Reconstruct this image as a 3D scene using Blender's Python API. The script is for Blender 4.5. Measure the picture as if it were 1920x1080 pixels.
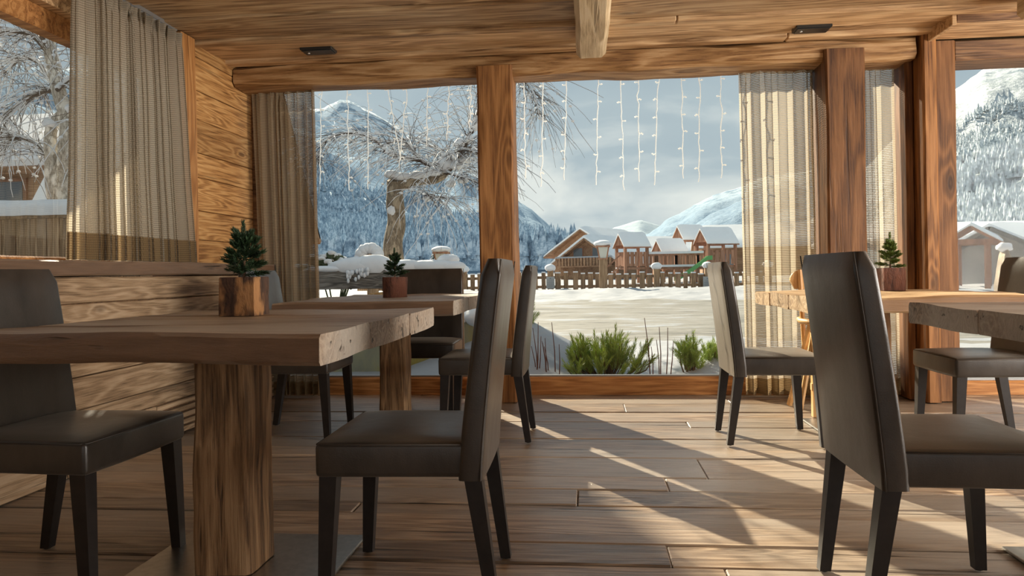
import bpy, bmesh, math, random
from math import sin, cos, pi, radians, sqrt
from mathutils import Vector, Matrix, noise
D = bpy.data
S = bpy.context.scene
C = S.collection
for o in list(D.objects): D.objects.remove(o)

# ------------------------------------------------------------------ camera
FPX, CAMH, YAW, ROLL = 1390.0, 0.94, radians(5.75), 0.0165
cam = D.cameras.new('camera'); cam.sensor_width = 36; cam.lens = FPX / 1920 * 36
cam.shift_y = -28 / 1920; cam.clip_start = .05; cam.clip_end = 40000
co = D.objects.new('camera', cam); C.objects.link(co); S.camera = co
co.matrix_world = (Matrix.Translation((0, 0, CAMH)) @ Matrix.Rotation(YAW, 4, 'Z') @
                   Matrix.Rotation(radians(90), 4, 'X') @ Matrix.Rotation(-ROLL, 4, 'Z'))
# ------------------------------------------------------------------ sky, sun, fill lamps
SUN_AZ, SUN_EL, SUN_W = radians(30.5), radians(30), 13.0
FILL_BACK, FILL_RIGHT = 12, 400
S.view_settings.view_transform = 'Standard'; S.view_settings.look = 'None'
S.view_settings.exposure = 0.0; S.view_settings.gamma = 1.0; S.view_settings.use_curve_mapping = False
w = D.worlds.new('sky'); S.world = w; w.use_nodes = True
nt = w.node_tree; nt.nodes.clear()
def nd(t, typ, **kw):
    n = t.nodes.new(typ)
    for k, v in kw.items(): setattr(n, k, v)
    return n
tc = nd(nt, 'ShaderNodeTexCoord'); sep = nd(nt, 'ShaderNodeSeparateXYZ'); nt.links.new(tc.outputs['Generated'], sep.inputs[0])
mp = nd(nt, 'ShaderNodeMapping'); mp.inputs['Scale'].default_value = (2.2, 2.2, 5.5); mp.inputs['Location'].default_value = (.35, .1, .2)
nt.links.new(tc.outputs['Generated'], mp.inputs[0])
nz = nd(nt, 'ShaderNodeTexNoise'); nz.inputs['Scale'].default_value = 1.7; nz.inputs['Detail'].default_value = 6; nz.inputs['Roughness'].default_value = .52; nz.inputs['Distortion'].default_value = .35
nt.links.new(mp.outputs[0], nz.inputs['Vector'])
low = nd(nt, 'ShaderNodeMapRange'); low.inputs[1].default_value = .03; low.inputs[2].default_value = .24; low.inputs[3].default_value = .24; low.inputs[4].default_value = -.02
nt.links.new(sep.outputs[2], low.inputs[0])
ad = nd(nt, 'ShaderNodeMath', operation='ADD'); nt.links.new(nz.outputs[0], ad.inputs[0]); nt.links.new(low.outputs[0], ad.inputs[1])
rp = nd(nt, 'ShaderNodeValToRGB'); e = rp.color_ramp.elements
e[0].position = .30; e[0].color = (.385, .475, .54, 1); e[1].position = .79; e[1].color = (.86, .88, .84, 1)
m_ = e.new(.58); m_.color = (.47, .555, .60, 1)
nt.links.new(ad.outputs[0], rp.inputs[0])
bg = nd(nt, 'ShaderNodeBackground'); bg.inputs[1].default_value = 1.0; nt.links.new(rp.outputs[0], bg.inputs[0])
wo = nd(nt, 'ShaderNodeOutputWorld'); nt.links.new(bg.outputs[0], wo.inputs[0])

sl = D.lights.new('sun', 'SUN'); sl.energy = SUN_W; sl.angle = radians(.6); sl.color = (1, .86, .66)
so = D.objects.new('sun', sl); C.objects.link(so)
so.rotation_euler = Vector((sin(SUN_AZ) * cos(SUN_EL), -cos(SUN_AZ) * cos(SUN_EL), -sin(SUN_EL))).to_track_quat('-Z', 'Y').to_euler()
so.location = (-6, 12, 12)
def fill_lamp(name, loc, rot, sx, sy, watts, col):
    l = D.lights.new(name, 'AREA'); l.shape = 'RECTANGLE'; l.size = sx; l.size_y = sy; l.energy = watts; l.color = col
    o = D.objects.new(name, l); C.objects.link(o); o.location = loc; o.rotation_euler = rot
fill_lamp('fill_lamp_back', (1.2, -3.62, 1.45), (radians(90), 0, 0), 5.6, 2.0, FILL_BACK, (1, .95, .88))     # added fill lamp in an unseen opening behind the camera
fill_lamp('fill_lamp_right', (5.12, 1.9, 1.45), (radians(90), 0, radians(90)), 4.0, 2.0, FILL_RIGHT, (1, .94, .86))  # second added fill lamp, at the unseen right wall opening

# ------------------------------------------------------------------ helpers
fw = (-sin(YAW), cos(YAW)); rt = (cos(YAW), sin(YAW))
def at(px, py, Y):
    """world point at depth Y on the sight line of photo pixel (px, py)"""
    a = px - 960; b = 512 - py
    u = (a * cos(ROLL) + b * sin(ROLL)) / FPX; v = (-a * sin(ROLL) + b * cos(ROLL)) / FPX
    d = (u * rt[0] + fw[0], u * rt[1] + fw[1], v); t = Y / d[1]
    return Vector((d[0] * t, Y, CAMH + d[2] * t))
def tag(o, label=None, cat=None, group=None, kind=None):
    if label: o['label'] = label
    if cat: o['category'] = cat
    if group: o['group'] = group
    if kind: o['kind'] = kind
    return o
def empty(name, loc=(0, 0, 0), rz=0, parent=None):
    o = D.objects.new(name, None); C.objects.link(o); o.location = loc; o.rotation_euler = (0, 0, rz)
    o.empty_display_size = .1
    if parent: o.parent = parent
    return o
def link(name, me, mat, parent=None, loc=(0, 0, 0), rot=(0, 0, 0)):
    o = D.objects.new(name, me); C.objects.link(o); o.location = loc; o.rotation_euler = rot
    if mat and not me.materials: me.materials.append(mat)
    if parent: o.parent = parent
    return o
def bm2me(bm, name, smooth=False, ang=None):
    bmesh.ops.recalc_face_normals(bm, faces=bm.faces)
    me = D.meshes.new(name); bm.to_mesh(me); bm.free()
    if smooth:
        me.polygons.foreach_set('use_smooth', [True] * len(me.polygons))
        if ang: me.set_sharp_from_angle(angle=radians(ang))
    return me
class MB:
    """collects simple shapes into one mesh"""
    def __init__(s): s.v = []; s.f = []
    def add(s, vs, fs):
        n = len(s.v); s.v += [tuple(p) for p in vs]; s.f += [tuple(i + n for i in f) for f in fs]; return s
    def box(s, c, d, rz=0, ry=0, rx=0):
        M = Matrix.Translation(c) @ Matrix.Rotation(rz, 4, 'Z') @ Matrix.Rotation(ry, 4, 'Y') @ Matrix.Rotation(rx, 4, 'X')
        vs = [M @ Vector((x * d[0] / 2, y * d[1] / 2, z * d[2] / 2)) for x in (-1, 1) for y in (-1, 1) for z in (-1, 1)]
        return s.add(vs, [(0, 1, 3, 2), (4, 6, 7, 5), (0, 4, 5, 1), (2, 3, 7, 6), (0, 2, 6, 4), (1, 5, 7, 3)])
    def bx(s, x0, x1, y0, y1, z0, z1):
        return s.box(((x0 + x1) / 2, (y0 + y1) / 2, (z0 + z1) / 2), (x1 - x0, y1 - y0, z1 - z0))
    def tube(s, pts, rads, n=6, cap=True):
        pts = [Vector(p) for p in pts]
        if not hasattr(rads, '__len__'): rads = [rads] * len(pts)
        vs = []; fs = []
        for i, p in enumerate(pts):
            t = (pts[min(i + 1, len(pts) - 1)] - pts[max(i - 1, 0)])
            t = t.normalized() if t.length > 1e-9 else Vector((0, 0, 1))
            a = t.cross(Vector((0, 0, 1)) if abs(t.z) < .9 else Vector((1, 0, 0))).normalized(); b = t.cross(a)
            for k in range(n):
                q = 2 * pi * k / n; vs.append(p + (a * cos(q) + b * sin(q)) * rads[i])
        for i in range(len(pts) - 1):
            for k in range(n): fs.append((i * n + k, i * n + (k + 1) % n, (i + 1) * n + (k + 1) % n, (i + 1) * n + k))
        if cap: fs += [tuple(range(n))[::-1], tuple(range((len(pts) - 1) * n, len(pts) * n))]
        return s.add(vs, fs)
    def prism(s, poly, axis_vec):
        n = len(poly); poly = [Vector(p) for p in poly]; a = Vector(axis_vec)
        return s.add(poly + [p + a for p in poly], [tuple(range(n))[::-1], tuple(range(n, 2 * n))] + [(i, (i + 1) % n, n + (i + 1) % n, n + i) for i in range(n)])
    def blob(s, c, r, nu=10, nv=6, amp=.15, seed=0, flat=None):
        c = Vector(c); vs = []; fs = []
        for j in range(nv + 1):
            th = pi * j / nv
            for i in range(nu):
                ph = 2 * pi * i / nu
                d = Vector((sin(th) * cos(ph), sin(th) * sin(ph), cos(th)))
                k = 1 + amp * noise.noise(d * 1.7 + Vector((seed * 3.1, seed * 1.7, 0)))
                p = Vector((d.x * r[0], d.y * r[1], d.z * r[2])) * k
                if flat is not None and p.z < flat: p.z = flat
                vs.append(c + p)
        for j in range(nv):
            for i in range(nu): fs.append((j * nu + i, (j + 1) * nu + i, (j + 1) * nu + (i + 1) % nu, j * nu + (i + 1) % nu))
        return s.add(vs, fs)
    def me(s, name, smooth=False, ang=None):
        m = D.meshes.new(name); m.from_pydata(s.v, [], s.f)
        bm = bmesh.new(); bm.from_mesh(m); bmesh.ops.recalc_face_normals(bm, faces=bm.faces); bm.to_mesh(m); bm.free()
        if smooth:
            m.polygons.foreach_set('use_smooth', [True] * len(m.polygons))
            if ang: m.set_sharp_from_angle(angle=radians(ang))
        return m
    def build(s, name, mat, parent=None, loc=(0, 0, 0), rot=(0, 0, 0), smooth=False, ang=None):
        return link(name, s.me(name, smooth, ang), mat, parent, loc, rot)
def rbox(dx, dy, dz, bev=.01, seg=2, cz=None):
    """bevelled box centred on the origin"""
    bm = bmesh.new(); bmesh.ops.create_cube(bm, size=1)
    for v in bm.verts: v.co = Vector((v.co.x * dx, v.co.y * dy, v.co.z * dz))
    bmesh.ops.bevel(bm, geom=list(bm.edges), offset=bev, segments=seg, profile=.5, affect='EDGES')
    return bm
def cbox(name, x0, x1, y0, y1, z0, z1, mat, parent=None, bev=.006, seg=1):
    return link(name, bm2me(rbox(x1 - x0, y1 - y0, z1 - z0, min(bev, (x1 - x0) / 3, (y1 - y0) / 3, (z1 - z0) / 3), seg), name), mat, parent,
                ((x0 + x1) / 2, (y0 + y1) / 2, (z0 + z1) / 2))
def hewn(L, w_, h_, seg=24, amp=.008, bev=.015, seed=0, k=4, freq=1.6, fine=.35, taper=0):
    """rough-hewn timber along local x: rounded rectangular section, wandering faces and worn edges"""
    sec = []
    a, b = w_ / 2, h_ / 2
    cs = [(-a, -b), (a, -b), (a, b), (-a, b)]
    for i in range(4):
        p = Vector(cs[i] + (0,)); q = Vector(cs[(i + 1) % 4] + (0,)); d = (q - p); l = d.length; d.normalize()
        for j in range(k + 1):
            t = bev + (l - 2 * bev) * j / k; sec.append(p + d * t)
    n = len(sec); bm = bmesh.new(); rows = []
    for i in range(seg + 1):
        x = -L / 2 + L * i / seg; row = []
        for p in sec:
            q = Vector((x * freq, p.x * 2.5 + seed * 7.3, p.y * 2.5 + seed * 3.1))
            r = Vector((x * 9, p.x * 14 + seed, p.y * 14))
            dy = amp * noise.noise(q) * 2 + amp * fine * noise.noise(r)
            dz = amp * noise.noise(q + Vector((31, 7, 5))) * 2 + amp * fine * noise.noise(r + Vector((9, 9, 9)))
            ty = taper * (.5 - x / L) * (.5 - p.x / w_) if taper else 0
            ex = 0
            if i in (0, seg): ex = amp * .6 * noise.noise(r * .5) - (.25 * bev if i == seg else -.25 * bev)
            row.append(bm.verts.new((x + ex, p.x + dy + ty, p.y + dz)))
        rows.append(row)
    for i in range(seg):
        for j in range(n): bm.faces.new((rows[i][j], rows[i][(j + 1) % n], rows[i + 1][(j + 1) % n], rows[i + 1][j]))
    bm.faces.new(rows[0][::-1]); bm.faces.new(rows[-1])
    return bm2me(bm, 'hewn', True, 42)

# ------------------------------------------------------------------ materials
MATS = {}
def mat(name):
    m = D.materials.new(name); m.use_nodes = True; t = m.node_tree; t.nodes.clear()
    o = nd(t, 'ShaderNodeOutputMaterial'); b = nd(t, 'ShaderNodeBsdfPrincipled'); t.links.new(b.outputs[0], o.inputs[0])
    MATS[name] = m
    return m, t, b, o
def ramp(t, fac, stops):
    r = nd(t, 'ShaderNodeValToRGB'); el = r.color_ramp.elements
    while len(el) < len(stops): el.new(.5)
    for e_, (p, c) in zip(el, stops): e_.position = p; e_.color = tuple(c) + (1,) if len(c) == 3 else c
    t.links.new(fac, r.inputs[0]); return r.outputs[0]
def math_(t, op, a, b=None, c=None, clamp=False):
    n = nd(t, 'ShaderNodeMath', operation=op); n.use_clamp = clamp
    for i, v in enumerate((a, b, c)):
        if v is None: continue
        if isinstance(v, (int, float)): n.inputs[i].default_value = v
        else: t.links.new(v, n.inputs[i])
    return n.outputs[0]
def noise_(t, vec, scale, detail=3, rough=.5, dist=0):
    n = nd(t, 'ShaderNodeTexNoise'); n.inputs['Scale'].default_value = scale; n.inputs['Detail'].default_value = detail
    n.inputs['Roughness'].default_value = rough; n.inputs['Distortion'].default_value = dist
    if vec is not None: t.links.new(vec, n.inputs['Vector'])
    return n.outputs[0]
def mapping(t, vec, sc):
    n = nd(t, 'ShaderNodeMapping'); n.inputs['Scale'].default_value = sc; t.links.new(vec, n.inputs[0]); return n.outputs[0]
def mixc(t, fac, a, b, mode='MIX'):
    n = nd(t, 'ShaderNodeMix', data_type='RGBA', blend_type=mode)
    for i, v in ((0, fac), (6, a), (7, b)):
        if isinstance(v, (int, float)): n.inputs[i].default_value = v
        elif isinstance(v, tuple): n.inputs[i].default_value = v + (1,) if len(v) == 3 else v
        else: t.links.new(v, n.inputs[i])
    return n.outputs[2]
def bump(t, b, h, strength, dist=.01):
    n = nd(t, 'ShaderNodeBump'); n.inputs['Strength'].default_value = strength; n.inputs['Distance'].default_value = dist
    t.links.new(h, n.inputs['Height']); t.links.new(n.outputs[0], b.inputs['Normal'])
def wood(name, cd, cm, cl, axis='X', scale=1.0, ring=5.0, rough=.62, bmp=.5, knots=.7, var=.3, grey=None, spec=.35, crack=.5, edge=None):
    m, t, b, o = mat(name)
    tc = nd(t, 'ShaderNodeTexCoord'); oi = nd(t, 'ShaderNodeObjectInfo')
    off = nd(t, 'ShaderNodeVectorMath', operation='SCALE'); off.inputs[0].default_value = (37.1, 23.7, 51.3); t.links.new(oi.outputs['Random'], off.inputs['Scale'])
    add = nd(t, 'ShaderNodeVectorMath', operation='ADD'); t.links.new(tc.outputs['Object'], add.inputs[0]); t.links.new(off.outputs[0], add.inputs[1])
    v = add.outputs[0]
    def ax(along, cross): return tuple(along if a == axis else cross for a in 'XYZ')
    n1 = noise_(t, mapping(t, v, ax(.22, 2.6)), 2.4 * scale, 3, .5, .2)
    vo = nd(t, 'ShaderNodeTexVoronoi'); vo.inputs['Scale'].default_value = 2.6 * scale; t.links.new(mapping(t, v, ax(.55, 1.5)), vo.inputs['Vector'])
    kd = vo.outputs['Distance']
    swirl = math_(t, 'MULTIPLY', math_(t, 'POWER', math_(t, 'SUBTRACT', 1.0, kd, clamp=True), 6), .45 * knots)
    ph = math_(t, 'MULTIPLY', math_(t, 'ADD', n1, swirl), ring * 2 * pi * 2.2)
    R = math_(t, 'POWER', math_(t, 'MULTIPLY_ADD', math_(t, 'SINE', ph), .5, .5), 1.6)
    fib = noise_(t, mapping(t, v, ax(.032, 1.0)), 120 * scale, 5, .72)
    blo = noise_(t, mapping(t, v, ax(.35, 1.0)), 2.6 * scale, 4, .6)
    fac = math_(t, 'ADD', math_(t, 'MULTIPLY', R, .17), math_(t, 'ADD', math_(t, 'MULTIPLY', fib, .62), math_(t, 'MULTIPLY', blo, .46)))
    col = ramp(t, fac, [(.42, cd), (.60, cm), (.80, cl)])
    if grey:
        gz = noise_(t, mapping(t, v, ax(.3, .9)), 2.1, 4, .6)
        col = mixc(t, ramp(t, gz, [(.42, (0, 0, 0)), (.62, (1, 1, 1))]), col, mixc(t, fac, tuple(c * .55 for c in grey), grey))
    if edge:   # long side faces mixed darker brown; top and end faces keep the board colour
        sn = nd(t, 'ShaderNodeSeparateXYZ'); t.links.new(tc.outputs['Normal'], sn.inputs[0])
        col = mixc(t, ramp(t, math_(t, 'ABSOLUTE', sn.outputs[1]), [(.5, (0, 0, 0)), (.8, (1, 1, 1))]), col, mixc(t, fac, tuple(c * .4 for c in edge), tuple(c * 1.3 for c in edge)))
    kn = ramp(t, kd, [(.05, (1, 1, 1)), (.13, (0, 0, 0))])
    kn2 = math_(t, 'MULTIPLY', kn, .8 * knots)
    col = mixc(t, kn2, col, tuple(c * .35 for c in cd))
    ck = ramp(t, noise_(t, mapping(t, v, ax(.04, 1.0)), 26 * scale, 3, .6, .3), [(.31, (1, 1, 1)), (.37, (0, 0, 0))])
    col = mixc(t, math_(t, 'MULTIPLY', ck, crack), col, tuple(c * .3 for c in cd))
    val = math_(t, 'MULTIPLY_ADD', oi.outputs['Random'], var, 1 - var * .55)
    hsv = nd(t, 'ShaderNodeHueSaturation'); t.links.new(val, hsv.inputs['Value']); t.links.new(col, hsv.inputs['Color'])
    t.links.new(hsv.outputs[0], b.inputs['Base Color'])
    b.inputs['Roughness'].default_value = rough; b.inputs['Specular IOR Level'].default_value = spec
    h = math_(t, 'SUBTRACT', fac, math_(t, 'MULTIPLY', ck, .7))
    bump(t, b, h, bmp, .006)
    return m
def plain(name, col, rough=.6, spec=.4, metal=0, nscale=0, namt=.2, bmp=0, var=0):
    m, t, b, o = mat(name)
    b.inputs['Roughness'].default_value = rough; b.inputs['Specular IOR Level'].default_value = spec; b.inputs['Metallic'].default_value = metal
    c = None
    if nscale:
        tc = nd(t, 'ShaderNodeTexCoord'); n = noise_(t, tc.outputs['Object'], nscale, 4, .6)
        c = ramp(t, n, [(.3, tuple(x * (1 - namt) for x in col)), (.7, tuple(min(1, x * (1 + namt)) for x in col))])
        t.links.new(c, b.inputs['Base Color'])
        if bmp: bump(t, b, n, bmp, .01)
    else: b.inputs['Base Color'].default_value = tuple(col) + (1,)
    return m

W_FLOOR = wood('floor_wood', (.07, .044, .026), (.27, .185, .118), (.48, .365, .255), 'X', .9, 6, .30, .85, .6, .42, grey=(.38, .32, .26), spec=1.0, crack=.9)
W_CEIL = wood('ceiling_wood', (.15, .075, .028), (.52, .33, .17), (.72, .52, .30), 'X', .9, 4, .6, .35, .6, .5)
W_WALL = wood('wall_wood', (.17, .070, .020), (.48, .25, .085), (.64, .39, .16), 'Y', 1.0, 6, .6, .45, .8, .3)
W_LOW = wood('lower_wall_wood', (.14, .085, .045), (.35, .235, .135), (.50, .365, .235), 'Y', 1.3, 4, .62, .5, .8, .25)
W_SILL = wood('sill_wood', (.14, .10, .07), (.34, .25, .17), (.48, .37, .27), 'Y', 1.0, 4, .62, .5, .5, .1)
W_BEAM = wood('beam_wood', (.09, .036, .011), (.34, .18, .068), (.56, .36, .18), 'X', .8, 4, .6, .6, .6, .2)
W_PALE = wood('pale_beam_wood', (.36, .25, .13), (.62, .48, .29), (.74, .61, .42), 'Y', .8, 3, .65, .5, .3, .05)
W_POST = wood('post_wood', (.13, .045, .012), (.40, .185, .06), (.55, .29, .11), 'Z', .8, 4, .6, .5, .8, .2)
W_FRAME = wood('frame_wood', (.16, .055, .015), (.42, .19, .06), (.58, .30, .11), 'X', 1.0, 4, .5, .3, .4, .2)
W_DARK = wood('dark_board_wood', (.06, .03, .015), (.19, .10, .05), (.30, .17, .08), 'X', 1.0, 5, .6, .4, .6, .2)
W_TABLE = wood('table_wood', (.09, .055, .03), (.28, .19, .12), (.46, .36, .26), 'X', .9, 7, .48, 1.0, .5, .12, grey=(.50, .44, .37), spec=.5, edge=(.17, .10, .058), crack=.95)
W_TABLE2 = wood('light_table_wood', (.16, .09, .04), (.42, .28, .15), (.58, .43, .27), 'X', 1.0, 5, .5, .6, .4, .15, spec=.45, edge=(.26, .14, .06))
W_LEG = wood('leg_wood', (.05, .024, .010), (.24, .135, .062), (.40, .25, .13), 'Z', 1.1, 4, .62, .8, .5, .1, crack=.9)
W_HIGH = wood('beech_wood', (.50, .27, .10), (.66, .40, .17), (.74, .50, .25), 'Z', 1.2, 3, .4, .1, .1, .1, crack=0)
W_OUT = wood('outdoor_wood', (.13, .075, .04), (.30, .185, .10), (.42, .28, .17), 'Z', 1.0, 3, .7, .4, .4, .4)
W_PLAY = wood('playground_wood', (.18, .075, .04), (.36, .175, .10), (.46, .25, .16), 'Z', .5, 2, .7, .2, .3, .3)
W_GREY = wood('weathered_plank_wood', (.05, .045, .04), (.17, .15, .13), (.34, .32, .29), 'X', 1.4, 4, .75, .8, .5, .1)
W_CHAL = wood('chalet_wood', (.17, .08, .04), (.33, .18, .095), (.43, .26, .15), 'X', .6, 2, .7, .2, .3, .3)

def leather():
    m, t, b, o = mat('dark_leather')
    tc = nd(t, 'ShaderNodeTexCoord'); oi = nd(t, 'ShaderNodeObjectInfo')
    n = noise_(t, mapping(t, tc.outputs['Object'], (1, 1, .45)), 9, 5, .65)
    c = ramp(t, n, [(.3, (.014, .0105, .008)), (.72, (.040, .031, .024))])
    t.links.new(c, b.inputs['Base Color'])
    t.links.new(math_(t, 'MULTIPLY_ADD', n, .22, .23), b.inputs['Roughness'])
    b.inputs['Specular IOR Level'].default_value = .5
    b.inputs['Sheen Weight'].default_value = .22; b.inputs['Sheen Roughness'].default_value = .5; b.inputs['Sheen Tint'].default_value = (.8, .7, .58, 1)
    g = noise_(t, tc.outputs['Object'], 260, 2, .5); big = noise_(t, tc.outputs['Object'], 14, 2, .5)
    bump(t, b, math_(t, 'ADD', math_(t, 'MULTIPLY', g, .12), math_(t, 'MULTIPLY', big, .5)), .22, .01)
    return m
LEATHER = leather()
BLACKLEG = plain('black_leg_wood', (.014, .011, .010), .42, .4, 0, 30, .3)
STITCH = plain('leather_seam', (.05, .042, .035), .6)
GLIDE = plain('glide_plastic', (.01, .01, .01), .5)
STEEL = plain('brushed_steel', (.42, .42, .40), .33, .5, 1, 40, .12)
SPOTM = plain('black_spotlight', (.02, .022, .022), .35, .5)
SPOTW = plain('spotlight_bulb', (.75, .75, .72), .3)
RAIL = plain('grey_rail', (.34, .35, .36), .35, .5, .6)
def bark(name, a, b_, c):
    m, t, b, o = mat(name); tc = nd(t, 'ShaderNodeTexCoord')
    v = mapping(t, tc.outputs['Object'], (1, 1, .3))
    n = noise_(t, v, 34, 5, .7, .6); n2 = noise_(t, mapping(t, tc.outputs['Object'], (1, 1, .5)), 11, 3, .6)
    col = mixc(t, ramp(t, n2, [(.50, (0, 0, 0)), (.60, (1, 1, 1))]), ramp(t, n, [(.35, a), (.7, b_)]), c)
    t.links.new(col, b.inputs['Base Color']); b.inputs['Roughness'].default_value = .8
    bump(t, b, n, 1, .012); return m
BARK1 = bark('peeled_bark', (.03, .014, .008), (.15, .070, .035), (.42, .21, .08))
BARK2 = bark('red_bark', (.05, .018, .012), (.21, .085, .055), (.16, .06, .035))
BIRCH = bark('birch_bark', (.16, .13, .10), (.78, .72, .62), (.86, .82, .74))
TRUNK = bark('old_trunk_bark', (.12, .09, .06), (.34, .27, .19), (.42, .34, .24))
SOIL = plain('cut_wood', (.30, .17, .08), .8, .2, 0, 30, .3)
NEED_IN = plain('dark_fir_needles', (.030, .060, .026), .5, .4, 0, 20, .4)
NEED_OUT = plain('pine_needles', (.34, .44, .09), .5, .4, 0, 6, .4)
STEMB = plain('twig_bark', (.12, .075, .045), .8)
TWIG = plain('dark_twig', (.10, .075, .06), .8)
def snow_mat(name, col, scale, bmp, dist=.06):
    m, t, b, o = mat(name); tc = nd(t, 'ShaderNodeTexCoord')
    n = noise_(t, tc.outputs['Object'], scale, 5, .55)
    t.links.new(ramp(t, n, [(.3, tuple(c * .93 for c in col)), (.7, col)]), b.inputs['Base Color'])
    b.inputs['Roughness'].default_value = .75; b.inputs['Specular IOR Level'].default_value = .2
    bump(t, b, n, bmp, dist); return m
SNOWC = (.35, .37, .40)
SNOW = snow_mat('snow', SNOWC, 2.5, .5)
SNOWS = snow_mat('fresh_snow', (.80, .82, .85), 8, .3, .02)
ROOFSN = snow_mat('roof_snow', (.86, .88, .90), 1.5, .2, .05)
def glass():
    m, t, b, o = mat('window_glass'); t.nodes.remove(b)
    tr = nd(t, 'ShaderNodeBsdfTransparent'); tr.inputs[0].default_value = (.97, .985, .98, 1)
    gl = nd(t, 'ShaderNodeBsdfGlossy'); gl.inputs['Roughness'].default_value = .0
    lw = nd(t, 'ShaderNodeFresnel'); lw.inputs[0].default_value = 1.35
    mx = nd(t, 'ShaderNodeMixShader'); t.links.new(math_(t, 'MULTIPLY', lw.outputs[0], .22), mx.inputs[0]); t.links.new(tr.outputs[0], mx.inputs[1]); t.links.new(gl.outputs[0], mx.inputs[2])
    t.links.new(mx.outputs[0], o.inputs[0]); return m
GLASS = glass()
def curtain_mat(name, col, hole, tl=.55):
    m, t, b, o = mat(name); t.nodes.remove(b)
    tc = nd(t, 'ShaderNodeTexCoord'); sp = nd(t, 'ShaderNodeSeparateXYZ'); t.links.new(tc.outputs['UV'], sp.inputs[0])
    su = math_(t, 'SINE', math_(t, 'MULTIPLY', sp.outputs[0], 2 * pi / .0085)); sv = math_(t, 'SINE', math_(t, 'MULTIPLY', sp.outputs[1], 2 * pi / .0125))
    wv = math_(t, 'MULTIPLY_ADD', math_(t, 'MULTIPLY', math_(t, 'MULTIPLY_ADD', su, .35, .65), math_(t, 'MULTIPLY_ADD', sv, .5, .5)), 1, 0)
    n = noise_(t, tc.outputs['UV'], 40, 2, .5)
    c = mixc(t, wv, tuple(x * .62 for x in col), col); c = mixc(t, math_(t, 'MULTIPLY', n, .3), c, tuple(x * .7 for x in col))
    df = nd(t, 'ShaderNodeBsdfDiffuse'); tl_ = nd(t, 'ShaderNodeBsdfTranslucent'); t.links.new(c, df.inputs[0]); t.links.new(c, tl_.inputs[0])
    bp = nd(t, 'ShaderNodeBump'); bp.inputs['Strength'].default_value = .6; bp.inputs['Distance'].default_value = .004; t.links.new(wv, bp.inputs['Height']); t.links.new(bp.outputs[0], df.inputs['Normal'])
    mx = nd(t, 'ShaderNodeMixShader'); mx.inputs[0].default_value = tl; t.links.new(df.outputs[0], mx.inputs[1]); t.links.new(tl_.outputs[0], mx.inputs[2])
    tr = nd(t, 'ShaderNodeBsdfTransparent')
    hl = ramp(t, wv, [(.10, (1, 1, 1)), (.30, (0, 0, 0))])
    m2 = nd(t, 'ShaderNodeMixShader'); t.links.new(math_(t, 'MULTIPLY', hl, hole), m2.inputs[0]); t.links.new(mx.outputs[0], m2.inputs[1]); t.links.new(tr.outputs[0], m2.inputs[2])
    t.links.new(m2.outputs[0], o.inputs[0]); return m
CURT = curtain_mat('woven_curtain', (.62, .535, .41), .5)
CURTD = curtain_mat('woven_curtain_brown', (.56, .43, .28), .35)
CURTL = curtain_mat('woven_curtain_beige', (.74, .65, .51), .3)
HEM = curtain_mat('curtain_hem', (.50, .36, .20), .1)

# ------------------------------------------------------------------ room shell
rnd = random.Random(5)
CEILZ = 2.55
floor = tag(MB().bx(-2.9, 5.3, -3.7, 5.95, -.35, -.03).build('floor', W_DARK), 'old wide plank floor of worn brown boards', None, None, 'structure')
rows = [5.80, 5.652, 5.309, 5.005, 4.701, 4.523, 4.217, 3.963, 3.78, 3.425, 3.223, 3.009, 2.877, 2.582, 2.398]
joint = {2: [.244], 3: [-1.5, 2.2], 4: [.601], 6: [-1.2, 2.9], 8: [.532], 9: [.337], 10: [-.053], 12: [-1.4, 1.9], 13: [.257], 5: [-.6], 7: [1.6], 1: [1.0]}
y = rows[-1]
while y > -3.6: y -= rnd.choice((.16, .2, .24, .3)); rows.append(y)
for i in range(len(rows) - 1):
    js = joint.get(i, [rnd.uniform(-1.8, .6), rnd.uniform(1.4, 4)])
    xs = [-2.6] + js + [5.2]
    for a, b in zip(xs, xs[1:]):
        dz = rnd.uniform(-.007, .0)
        cbox('plank', a + .002, b - .002, rows[i + 1] + .004, rows[i] - .004, -.035, dz, W_FLOOR, floor, .004)
ceiling = tag(MB().bx(-3.0, 5.3, -3.7, 5.95, 2.585, 2.9).build('ceiling', W_DARK), 'ceiling of old brown boards running along the window wall', None, None, 'structure')
y = 5.8; i = 0
cw = [.43, .10, .14, .26, .09, .24, .17, .3, .12, .22]
while y > -3.6:
    wd = cw[i % len(cw)]; dz = (0, -.022, .006, -.006, -.026, 0, -.012, .004, -.02, -.004)[i % 10]
    cut = rnd.uniform(-1.5, 3.5)
    for a, b in ((-2.95, cut), (cut, 5.2)):
        if i % 3 == 0 and a < 0: a, b = -2.95, 5.2
        elif i % 3 == 0: continue
        cbox('plank', a + .002, b - .002, y - wd + .003, y - .003, CEILZ + dz, 2.6, W_CEIL, ceiling, .008)
    y -= wd; i += 1
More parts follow.
